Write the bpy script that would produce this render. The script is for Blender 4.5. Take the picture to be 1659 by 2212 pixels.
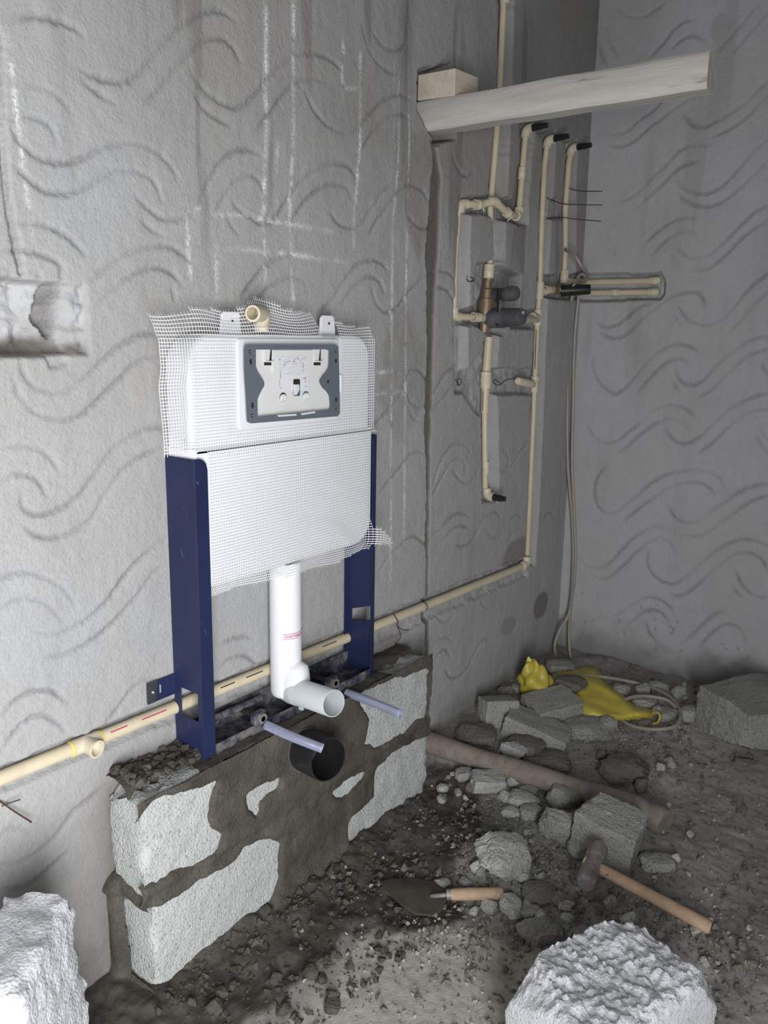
import bpy, math, random
import numpy as np
from mathutils import Matrix, Vector

for o in list(bpy.data.objects):
    bpy.data.objects.remove(o)
scn = bpy.context.scene

# ------------------------------------------------------------------ camera
# x runs along the long plastered wall (plane y = 0), the room is at y < 0,
# the other wall is the plane x = XC, the floor is z = 0.
F_PX, CX, CY = 1780.0, 829.5, 1106.0
CAM = np.array([0.0, -1.25, 1.24])
PAN, TILT, ROLL = math.radians(37.4916), math.radians(12.3188), math.radians(0.9501)
fwd = np.array([math.cos(PAN) * math.cos(TILT), math.sin(PAN) * math.cos(TILT), -math.sin(TILT)])
rgt = np.cross(fwd, [0, 0, 1.0]); rgt /= np.linalg.norm(rgt)
upv = np.cross(rgt, fwd)
RGT = rgt * math.cos(ROLL) + upv * math.sin(ROLL)
UPV = upv * math.cos(ROLL) - rgt * math.sin(ROLL)
cam_d = bpy.data.cameras.new('camera')
cam_d.sensor_fit = 'VERTICAL'; cam_d.sensor_height = 36.0; cam_d.sensor_width = 27.0
cam_d.lens = F_PX / 2212.0 * 36.0
cam_d.clip_start = 0.02; cam_d.clip_end = 60
cam_o = bpy.data.objects.new('camera', cam_d)
scn.collection.objects.link(cam_o)
M4 = Matrix.Identity(4)
for i in range(3):
    M4[i][0] = RGT[i]; M4[i][1] = UPV[i]; M4[i][2] = -fwd[i]; M4[i][3] = CAM[i]
cam_o.matrix_world = M4
scn.camera = cam_o

# ------------------------------------------------------------------ world, daylight, exposure
world = bpy.data.worlds.new('world'); scn.world = world
world.use_nodes = True
world.node_tree.nodes['Background'].inputs[0].default_value = (0.80, 0.86, 1.0, 1)
world.node_tree.nodes['Background'].inputs[1].default_value = 1.0
ld = bpy.data.lights.new('daylight_from_doorway', 'AREA')
ld.shape = 'RECTANGLE'; ld.size = 0.86; ld.size_y = 1.30
ld.energy = 92.0; ld.color = (0.97, 0.985, 1.0)
lo = bpy.data.objects.new('daylight_from_doorway', ld)
scn.collection.objects.link(lo)
lo.location = (-0.36, -1.73, 0.80)
lo.rotation_euler = (math.radians(90), 0, 0)   # faces +y, in the doorway of the wall behind the camera
scn.view_settings.view_transform = 'Standard'
scn.view_settings.look = 'None'
scn.view_settings.exposure = 0.0
scn.view_settings.gamma = 1.0
scn.view_settings.use_curve_mapping = False

# ------------------------------------------------------------------ measuring helpers: where a sight line meets a plane of the room
XC = 2.71
def _ray(px, py):
    return fwd + RGT * (px - CX) / F_PX + UPV * (CY - py) / F_PX
def onY(px, py, y=0.0):
    d = _ray(px, py); return CAM + d * ((y - CAM[1]) / d[1])
def onX(px, py, x=XC):
    d = _ray(px, py); return CAM + d * ((x - CAM[0]) / d[0])
def onZ(px, py, z=0.0):
    d = _ray(px, py); return CAM + d * ((z - CAM[2]) / d[2])

# ------------------------------------------------------------------ noise
_rs = np.random.RandomState(7)
_LAT = _rs.rand(256, 256)
def vnoise(x, y, f, ox=0, oy=0):
    x = np.asarray(x) * f + 13.7 + ox; y = np.asarray(y) * f + 41.3 + oy
    i = np.floor(x).astype(int); j = np.floor(y).astype(int)
    u = x - i; v = y - j
    u = u * u * (3 - 2 * u); v = v * v * (3 - 2 * v)
    L = lambda a, b: _LAT[a & 255, b & 255]
    return (L(i, j) * (1 - u) + L(i + 1, j) * u) * (1 - v) + (L(i, j + 1) * (1 - u) + L(i + 1, j + 1) * u) * v
def fbm(x, y, f, octv=4, ox=0, gain=0.5):
    s = 0; a = 1.0; t = 0
    for k in range(octv):
        s = s + a * vnoise(x, y, f * 2 ** k, ox + 17.3 * k, ox * 1.7 + 5.1 * k); t += a; a *= gain
    return s / t - 0.5
def sins(P, seed, freq, n=10):
    r = np.random.RandomState(seed); s = 0
    for k in range(n):
        d = r.normal(size=3); d /= np.linalg.norm(d)
        ff = freq * (0.6 + 1.4 * r.rand())
        s = s + np.sin(P @ d * ff * 6.283 + r.rand() * 6.28)
    return s / math.sqrt(n)
def sstep(a, b, x):
    t = np.clip((np.asarray(x, float) - a) / (b - a), 0, 1); return t * t * (3 - 2 * t)
def catmull(pts, n=8):
    P = [np.array(p, float) for p in pts]
    if len(P) < 3:
        return [P[0] + (P[-1] - P[0]) * k / n for k in range(n + 1)]
    P = [2 * P[0] - P[1]] + P + [2 * P[-1] - P[-2]]
    out = []
    for i in range(1, len(P) - 2):
        a, b, c, d = P[i - 1:i + 3]
        for k in range(n):
            t = k / n
            out.append(0.5 * ((2 * b) + (c - a) * t + (2 * a - 5 * b + 4 * c - d) * t * t + (3 * b - a - 3 * c + d) * t ** 3))
    out.append(P[-2]); return out
def inpoly(X, Y, poly):
    r = np.zeros(X.shape, bool); n = len(poly)
    for i in range(n):
        x1, y1 = poly[i][:2]; x2, y2 = poly[(i + 1) % n][:2]
        c = (y1 > Y) != (y2 > Y)
        if abs(y2 - y1) > 1e-12:
            r ^= c & (X < (x2 - x1) * (Y - y1) / (y2 - y1) + x1)
    return r
def blur(A, k=1):
    for _ in range(k):
        P = np.pad(A, 1, mode='edge')
        A = (P[:-2, 1:-1] + P[2:, 1:-1] + 2 * P[1:-1, 1:-1] + P[1:-1, :-2] + P[1:-1, 2:]) / 6.0
    return A

# ------------------------------------------------------------------ mesh helpers
class MB:
    def __init__(s): s.v = []; s.f = []
    def add(s, V, Fc):
        b = len(s.v); s.v.extend([tuple(map(float, p)) for p in V]); s.f.extend([tuple(b + i for i in f) for f in Fc]); return s
    def tube(s, pts, r, n=12, caps=True, flat=1.0):
        P = [np.array(p, float) for p in pts]; m = len(P)
        R = r if hasattr(r, '__len__') else [r] * m
        T = [P[min(i + 1, m - 1)] - P[max(i - 1, 0)] for i in range(m)]
        T = [t / (np.linalg.norm(t) + 1e-12) for t in T]
        a = np.array([0, 0, 1.0]) if abs(T[0][2]) < 0.9 else np.array([1.0, 0, 0])
        N = a - T[0] * (a @ T[0]); N /= np.linalg.norm(N)
        V = []
        for i in range(m):
            N = N - T[i] * (N @ T[i]); N /= np.linalg.norm(N)
            B = np.cross(T[i], N)
            for k in range(n):
                an = 2 * math.pi * (k + 0.5) / n
                V.append(P[i] + (N * math.cos(an) * flat + B * math.sin(an)) * R[i])
        Fc = [(i * n + k, i * n + (k + 1) % n, (i + 1) * n + (k + 1) % n, (i + 1) * n + k) for i in range(m - 1) for k in range(n)]
        if caps:
            Fc.append(tuple(range(n - 1, -1, -1))); Fc.append(tuple((m - 1) * n + k for k in range(n)))
        return s.add(V, Fc)
    def lathe(s, o, d, prof, n=20, sq=1.0):
        # profile of (t along d, radius)
        o = np.array(o, float); d = np.array(d, float); d /= np.linalg.norm(d)
        a = np.array([0, 0, 1.0]) if abs(d[2]) < 0.9 else np.array([1.0, 0, 0])
        N = a - d * (a @ d); N /= np.linalg.norm(N); B = np.cross(d, N)
        V = []
        for t, r in prof:
            for k in range(n):
                an = 2 * math.pi * (k + 0.5) / n
                V.append(o + d * t + (N * math.cos(an) + B * math.sin(an)) * max(r, 1e-5))
        m = len(prof)
        Fc = [(i * n + k, i * n + (k + 1) % n, (i + 1) * n + (k + 1) % n, (i + 1) * n + k) for i in range(m - 1) for k in range(n)]
        return s.add(V, Fc)
    def box(s, lo, hi, M=None):
        x0, y0, z0 = lo; x1, y1, z1 = hi
        V = [(x0, y0, z0), (x1, y0, z0), (x1, y1, z0), (x0, y1, z0), (x0, y0, z1), (x1, y0, z1), (x1, y1, z1), (x0, y1, z1)]
        if M is not None: V = [tuple(M(np.array(p))) for p in V]
        return s.add(V, [(0, 3, 2, 1), (4, 5, 6, 7), (0, 1, 5, 4), (1, 2, 6, 5), (2, 3, 7, 6), (3, 0, 4, 7)])
    def prism(s, poly, d):
        # poly: 3-d outline (any n), extruded by vector d
        d = np.array(d, float); n = len(poly); A = [np.array(p, float) for p in poly]
        V = A + [p + d for p in A]
        return s.add(V, [tuple(range(n)), tuple(range(2 * n - 1, n - 1, -1))] + [(i, i + n, (i + 1) % n + n, (i + 1) % n) for i in range(n)])

COL = scn.collection
ORG = {}
def _link(o, label=None, cat=None, group=None, kind=None):
    COL.objects.link(o)
    if label: o['label'] = label
    if cat: o['category'] = cat
    if group: o['group'] = group
    if kind: o['kind'] = kind
    return o
def thing(name, label, cat, loc, group=None):
    o = bpy.data.objects.new(name, None); o.empty_display_size = 0.05
    o.location = loc; ORG[o.name] = np.array(loc, float)
    return _link(o, label, cat, group)
def obj(name, mb, mat, parent=None, smooth=False, label=None, cat=None, group=None, kind=None, angle=None, bevel=None, origin='base'):
    if isinstance(mb, MB): V = np.array(mb.v, float); Fc = mb.f
    else: V, Fc = mb; V = np.asarray(V, float)
    if parent is None:
        if origin == 'base':
            L = np.array([(V[:, 0].min() + V[:, 0].max()) / 2, (V[:, 1].min() + V[:, 1].max()) / 2, V[:, 2].min()])
        else: L = np.zeros(3)
    else: L = ORG[parent.name]
    me = bpy.data.meshes.new(name)
    V = V - L
    if isinstance(Fc, np.ndarray):
        nv, nf = len(V), len(Fc)
        me.vertices.add(nv); me.vertices.foreach_set('co', V.astype(np.float32).ravel())
        me.loops.add(nf * 4); me.loops.foreach_set('vertex_index', Fc.astype(np.int32).ravel())
        me.polygons.add(nf); me.polygons.foreach_set('loop_start', np.arange(0, nf * 4, 4, dtype=np.int32))
        me.update(calc_edges=True)
    else:
        me.from_pydata([tuple(p) for p in V], [], Fc); me.update()
    if smooth:
        me.polygons.foreach_set('use_smooth', [True] * len(me.polygons)); me.update()
        if angle: me.set_sharp_from_angle(angle=math.radians(angle))
    if mat: me.materials.append(mat)
    o = bpy.data.objects.new(name, me)
    if parent is None: o.location = L
    else: o.parent = parent
    ORG[o.name] = L
    _link(o, label, cat, group, kind)
    if bevel:
        b = o.modifiers.new('bevel', 'BEVEL'); b.width = bevel; b.segments = 2; b.limit_method = 'ANGLE'; b.angle_limit = math.radians(40)
    return o
def attr(o, name, A):
    a = o.data.attributes.new(name, 'FLOAT', 'POINT'); a.data.foreach_set('value', np.asarray(A, np.float32).ravel())
def gridfaces(nu, nv, flip=False):
    i = np.arange(nu - 1)[:, None]; j = np.arange(nv - 1)[None, :]
    a = i * nv + j
    q = np.stack([a, a + nv, a + nv + 1, a + 1], -1).reshape(-1, 4)
    return q[:, ::-1].copy() if flip else q

# ------------------------------------------------------------------ materials
MAT = {}
class NT:
    def __init__(s, name):
        s.m = bpy.data.materials.new(name); s.m.use_nodes = True
        s.t = s.m.node_tree; s.b = s.t.nodes['Principled BSDF']; MAT[name] = s.m
        s.co = s.t.nodes.new('ShaderNodeTexCoord').outputs['Object']
    def n(s, typ, **kw):
        x = s.t.nodes.new(typ)
        for k, v in kw.items(): setattr(x, k, v)
        return x
    def l(s, a, b): s.t.links.new(a, b)
    def noise(s, scale, detail=4, rough=0.55, vec=None, dist=0.0):
        x = s.n('ShaderNodeTexNoise'); x.inputs['Scale'].default_value = scale; x.inputs['Detail'].default_value = detail
        x.inputs['Roughness'].default_value = rough; x.inputs['Distortion'].default_value = dist
        s.l(vec or s.co, x.inputs['Vector']); return x.outputs['Fac']
    def voro(s, scale, vec=None, feature='F1'):
        x = s.n('ShaderNodeTexVoronoi', feature=feature); x.inputs['Scale'].default_value = scale
        s.l(vec or s.co, x.inputs['Vector']); return x.outputs['Distance']
    def ramp(s, fac, stops):
        x = s.n('ShaderNodeValToRGB'); e = x.color_ramp.elements
        while len(e) < len(stops): e.new(0.5)
        for k, (p, c) in enumerate(stops):
            e[k].position = p; e[k].color = (c, c, c, 1) if not hasattr(c, '__len__') else (*c, 1)
        s.l(fac, x.inputs[0]); return x.outputs[0]
    def mix(s, fac, a, b, mode='MIX'):
        x = s.n('ShaderNodeMix', data_type='RGBA', blend_type=mode)
        for sock, v in ((x.inputs[0], fac), (x.inputs[6], a), (x.inputs[7], b)):
            if hasattr(v, 'default_value'): s.l(v, sock)
            elif hasattr(v, '__len__'): sock.default_value = (*v, 1)
            else: sock.default_value = v
        return x.outputs[2]
    def math(s, op, a, b=0.0):
        x = s.n('ShaderNodeMath', operation=op)
        for k, v in enumerate((a, b)):
            if hasattr(v, 'default_value'): s.l(v, x.inputs[k])
            else: x.inputs[k].default_value = v
        return x.outputs[0]
    def attr(s, name):
        x = s.n('ShaderNodeAttribute'); x.attribute_name = name; return x.outputs['Fac']
    def stretch(s, sx, sy, sz):
        x = s.n('ShaderNodeMapping'); x.inputs['Scale'].default_value = (sx, sy, sz); s.l(s.co, x.inputs['Vector']); return x.outputs[0]
    def bump(s, h, strength=0.5, dist=0.004, prev=None):
        x = s.n('ShaderNodeBump'); x.inputs['Strength'].default_value = strength; x.inputs['Distance'].default_value = dist
        s.l(h, x.inputs['Height'])
        if prev: s.l(prev, x.inputs['Normal'])
        return x.outputs[0]
    def out(s, col=None, rough=0.8, nrm=None, metal=0.0, spec=0.3, trans=0.0, ior=1.45):
        i = s.b.inputs
        if col is not None:
            if hasattr(col, 'default_value'): s.l(col, i['Base Color'])
            else: i['Base Color'].default_value = (*col, 1)
        if hasattr(rough, 'default_value'): s.l(rough, i['Roughness'])
        else: i['Roughness'].default_value = rough
        if nrm: s.l(nrm, i['Normal'])
        i['Metallic'].default_value = metal; i['Specular IOR Level'].default_value = spec
        i['Transmission Weight'].default_value = trans; i['IOR'].default_value = ior
        return s.m

def mk_plaster(name, base, warm):
    t = NT(name)
    big = t.noise(2.2, 5); mid = t.noise(14, 5, 0.6); fine = t.noise(120, 4, 0.65)
    streak = t.noise(9, 4, 0.6, t.stretch(1.0, 1.0, 0.16))
    c = t.mix(t.ramp(big, [(0.3, 0.0), (0.7, 1.0)]), base, warm)
    c = t.mix(t.ramp(mid, [(0.35, 0.0), (0.75, 0.35)]), c, tuple(v * 0.78 for v in base))
    c = t.mix(t.ramp(streak, [(0.55, 0.0), (0.75, 0.30)]), c, tuple(v * 0.62 for v in warm))
    c = t.mix(t.ramp(fine, [(0.30, 0.25), (0.5, 0.0)]), c, tuple(v * 0.6 for v in base))
    c = t.mix(t.math('MULTIPLY', t.attr('comb'), t.ramp(t.noise(90, 4, 0.6), [(0.3, 0.35), (0.7, 0.7)])), c, tuple(v * 0.42 for v in base))   # darker tone along the combed strokes
    c = t.mix(t.attr('raw'), c, t.mix(t.ramp(mid, [(0.35, 0.0), (0.65, 1.0)]), tuple(v * 0.72 for v in base), tuple(v * 1.35 for v in base)))
    c = t.mix(t.attr('wet'), c, (0.105, 0.092, 0.076))  # shared dark tint: damp, plus light fall-off painted on the upper long wall
    chalk = t.math('MULTIPLY', t.attr('chalk'), t.ramp(t.noise(260, 3, 0.6), [(0.40, 0.0), (0.51, 1.0)]))
    c = t.mix(chalk, c, (0.74, 0.74, 0.74))
    h = t.math('ADD', t.math('MULTIPLY', t.noise(170, 5, 0.7), 0.55), t.math('MULTIPLY', t.noise(38, 4, 0.6), 0.45))
    t.out(c, 0.9, t.bump(h, 0.9, 0.006), spec=0.15)
    return t.m
mk_plaster('plaster_left', (0.40, 0.40, 0.405), (0.37, 0.355, 0.34))
mk_plaster('plaster_right', (0.50, 0.50, 0.525), (0.46, 0.455, 0.455))

def mk_simple(name, col, rough=0.5, metal=0, spec=0.4, var=0.12, vs=30, bumpy=0.0, bs=200, trans=0.0, dark=None):
    t = NT(name)
    nz = t.noise(vs, 4, 0.6)
    c = t.mix(t.ramp(nz, [(0.3, 0.0), (0.75, 1.0)]), col, dark or tuple(v * (1 - var * 3) for v in col))
    nr = t.bump(t.noise(bs, 3), bumpy, 0.002) if bumpy else None
    t.out(c, rough, nr, metal, spec, trans)
    return t.m
mk_simple('room_plaster', (0.24, 0.235, 0.23), 0.9, spec=0.1, bumpy=0.3)

# concrete block: pale aggregate with small dark pits
def mk_block(name, a, b, pit, pitd):
    t = NT(name)
    c = t.mix(t.ramp(t.noise(9, 5, 0.6), [(0.3, 0.0), (0.7, 1.0)]), a, b)
    sp = t.ramp(t.noise(150, 4, 0.65), [(0.36, 1.0), (0.44, 0.0)])
    c = t.mix(t.math('MULTIPLY', sp, 0.75), c, pitd)
    gr = t.ramp(t.noise(400, 2, 0.5), [(0.35, 0.0), (0.7, 0.5)])
    c = t.mix(gr, c, tuple(v * 0.78 for v in a))
    h = t.math('ADD', t.math('MULTIPLY', t.noise(90, 5, 0.7), 0.6), t.math('MULTIPLY', t.voro(210), 0.4))
    t.out(c, 0.92, t.bump(h, pit, 0.006), spec=0.12)
    return t.m
mk_block('block_pale', (0.50, 0.52, 0.51), (0.42, 0.435, 0.42), 0.8, (0.17, 0.165, 0.15))
mk_block('block_white', (0.60, 0.61, 0.635), (0.50, 0.51, 0.53), 0.5, (0.24, 0.23, 0.22))
mk_block('rubble_grey', (0.40, 0.395, 0.37), (0.30, 0.295, 0.275), 0.9, (0.12, 0.11, 0.10))
mk_block('rubble_pale', (0.52, 0.53, 0.50), (0.42, 0.42, 0.39), 0.9, (0.17, 0.16, 0.14))
mk_block('rubble_brown', (0.23, 0.215, 0.19), (0.16, 0.148, 0.13), 0.9, (0.08, 0.072, 0.064))
t = NT('mortar')
c = t.mix(t.ramp(t.noise(14, 5, 0.6), [(0.3, 0.0), (0.7, 1.0)]), (0.060, 0.052, 0.043), (0.125, 0.113, 0.097))
c = t.mix(t.ramp(t.noise(180, 3, 0.6), [(0.35, 0.5), (0.5, 0.0)]), c, (0.055, 0.047, 0.04))
h = t.math('ADD', t.math('MULTIPLY', t.noise(60, 5, 0.7), 0.6), t.math('MULTIPLY', t.noise(240, 3, 0.6), 0.4))
t.out(c, 0.85, t.bump(h, 0.9, 0.008), spec=0.25)

# floor: dusty concrete, wet mud, pale dried screed
t = NT('floor_dirt')
c = t.mix(t.ramp(t.noise(5, 5, 0.6), [(0.3, 0.0), (0.7, 1.0)]), (0.35, 0.335, 0.31), (0.25, 0.235, 0.215))
c = t.mix(t.ramp(t.noise(90, 4, 0.65), [(0.32, 0.7), (0.46, 0.0)]), c, (0.12, 0.108, 0.095))
c = t.mix(t.attr('dry'), c, t.mix(t.ramp(t.noise(28, 5, 0.65), [(0.35, 0.0), (0.65, 1.0)]), (0.45, 0.43, 0.365), (0.37, 0.35, 0.305)))
spots = t.ramp(t.noise(34, 5, 0.6), [(0.60, 0.0), (0.64, 1.0)])
wet = t.math('MAXIMUM', t.attr('wet'), t.math('MULTIPLY', spots, t.math('MULTIPLY', t.attr('dry'), 0.85)))
c = t.mix(wet, c, t.mix(t.ramp(t.noise(45, 4, 0.6), [(0.3, 0.0), (0.7, 1.0)]), (0.040, 0.035, 0.029), (0.085, 0.076, 0.065)))
h = t.math('ADD', t.math('MULTIPLY', t.noise(70, 5, 0.7), 0.6), t.math('MULTIPLY', t.noise(240, 3, 0.6), 0.4))
t.out(c, 0.9, t.bump(h, 0.6, 0.005), spec=0.2)

t = NT('blue_paint')
c = t.mix(t.ramp(t.noise(6, 4, 0.6), [(0.3, 0.0), (0.7, 1.0)]), (0.017, 0.024, 0.074), (0.012, 0.017, 0.052))
scr = t.math('MULTIPLY', t.ramp(t.noise(26, 6, 0.75, t.stretch(2.2, 2.2, 0.8), 1.2), [(0.62, 0.0), (0.72, 1.0)]), 0.35)
c = t.mix(scr, c, (0.26, 0.28, 0.36))
t.out(c, 0.46, None, 0.0, 0.4)
t = NT('dirty_blue')
c = t.mix(t.ramp(t.noise(30, 5, 0.7), [(0.42, 0.0), (0.62, 1.0)]), (0.022, 0.025, 0.05), (0.16, 0.15, 0.145))
t.out(c, 0.6, None, 0.0, 0.4)
mk_simple('tank_plastic', (0.70, 0.71, 0.735), 0.38, spec=0.45, var=0.02, vs=4)
mk_simple('foam_white', (0.75, 0.755, 0.775), 0.55, spec=0.3, var=0.01, vs=10, bumpy=0.06, bs=60)
mk_simple('mesh_white', (0.80, 0.80, 0.815), 0.55, spec=0.3, var=0.02)
mk_simple('panel_white', (0.66, 0.655, 0.645), 0.42, spec=0.4, var=0.03, vs=12)
mk_simple('label_white', (0.66, 0.66, 0.69), 0.6, var=0.01)
mk_simple('panel_grey', (0.118, 0.135, 0.160), 0.40, spec=0.5, var=0.04, vs=8)
mk_simple('hole_dark', (0.035, 0.028, 0.028), 0.7, spec=0.2)
mk_simple('blue_plastic', (0.06, 0.16, 0.26), 0.4)
mk_simple('ink', (0.09, 0.085, 0.10), 0.7, spec=0.1)
mk_simple('ink_red', (0.62, 0.06, 0.16), 0.6, spec=0.2, var=0.02)
mk_simple('ink_grey', (0.45, 0.45, 0.47), 0.7, spec=0.1, var=0.02)
mk_simple('screw_steel', (0.62, 0.63, 0.65), 0.3, metal=1.0, var=0.05)
mk_simple('cpvc', (0.62, 0.535, 0.385), 0.42, spec=0.45, var=0.05, vs=20)
mk_simple('cpvc_fitting', (0.645, 0.575, 0.44), 0.42, spec=0.45, var=0.05, vs=20)
mk_simple('outlet_grey', (0.58, 0.61, 0.63), 0.35, spec=0.45, var=0.01, vs=5)
mk_simple('black_plastic', (0.012, 0.012, 0.014), 0.40, spec=0.4, var=0.06, vs=25, dark=(0.024, 0.023, 0.024))
mk_simple('dusty_black', (0.035, 0.035, 0.045), 0.55, spec=0.4, vs=18, dark=(0.12, 0.12, 0.125))
mk_simple('brass', (0.33, 0.235, 0.15), 0.5, metal=0.55, vs=40, dark=(0.16, 0.115, 0.08))
mk_simple('yellow_ring', (0.82, 0.70, 0.08), 0.5, var=0.03)
mk_simple('wire', (0.045, 0.035, 0.032), 0.6, metal=0.4)
mk_simple('rust_wire', (0.09, 0.045, 0.035), 0.7, metal=0.2)
mk_simple('yellow_bag', (0.60, 0.50, 0.075), 0.38, spec=0.5, vs=14, dark=(0.44, 0.35, 0.05), bumpy=0.25, bs=60)
mk_simple('hammer_iron', (0.30, 0.275, 0.265), 0.55, metal=0.25, vs=35, dark=(0.15, 0.13, 0.125))
mk_simple('bright_steel', (0.70, 0.70, 0.71), 0.4, metal=0.8, var=0.05)
mk_simple('trowel_mud', (0.085, 0.075, 0.062), 0.7, metal=0.0, vs=30, dark=(0.05, 0.044, 0.036), bumpy=0.5, bs=40)
mk_simple('hose_clear', (0.52, 0.48, 0.42), 0.35, spec=0.5, var=0.03, trans=0.5)
mk_simple('sleeve_clear', (0.72, 0.75, 0.92), 0.18, spec=0.5, var=0.02, trans=0.78)
def mk_wood(name, a, b, crack, ax):
    t = NT(name)
    st = [14, 14, 14]; st[ax] = 0.9
    g = t.noise(3.0, 6, 0.65, t.stretch(*st), 0.4)
    c = t.mix(t.ramp(g, [(0.32, 0.0), (0.68, 1.0)]), a, b)
    st2 = [26, 26, 26]; st2[ax] = 2.2
    g2 = t.noise(2.2, 5, 0.7, t.stretch(*st2))
    c = t.mix(t.ramp(g2, [(0.62, 0.0), (0.72, 0.85)]), c, crack)
    t.out(c, 0.8, t.bump(t.math('ADD', g, g2), 0.5, 0.004), spec=0.2)
    return t.m
mk_wood('wood_grey', (0.50, 0.485, 0.455), (0.36, 0.35, 0.32), (0.17, 0.16, 0.145), 1)
mk_wood('wood_tan', (0.56, 0.49, 0.41), (0.46, 0.39, 0.32), (0.30, 0.23, 0.18), 0)
mk_wood('pole_bark', (0.30, 0.26, 0.23), (0.20, 0.165, 0.145), (0.10, 0.07, 0.06), 0)
mk_wood('handle_wood', (0.50, 0.36, 0.25), (0.38, 0.26, 0.175), (0.14, 0.085, 0.055), 0)
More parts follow.
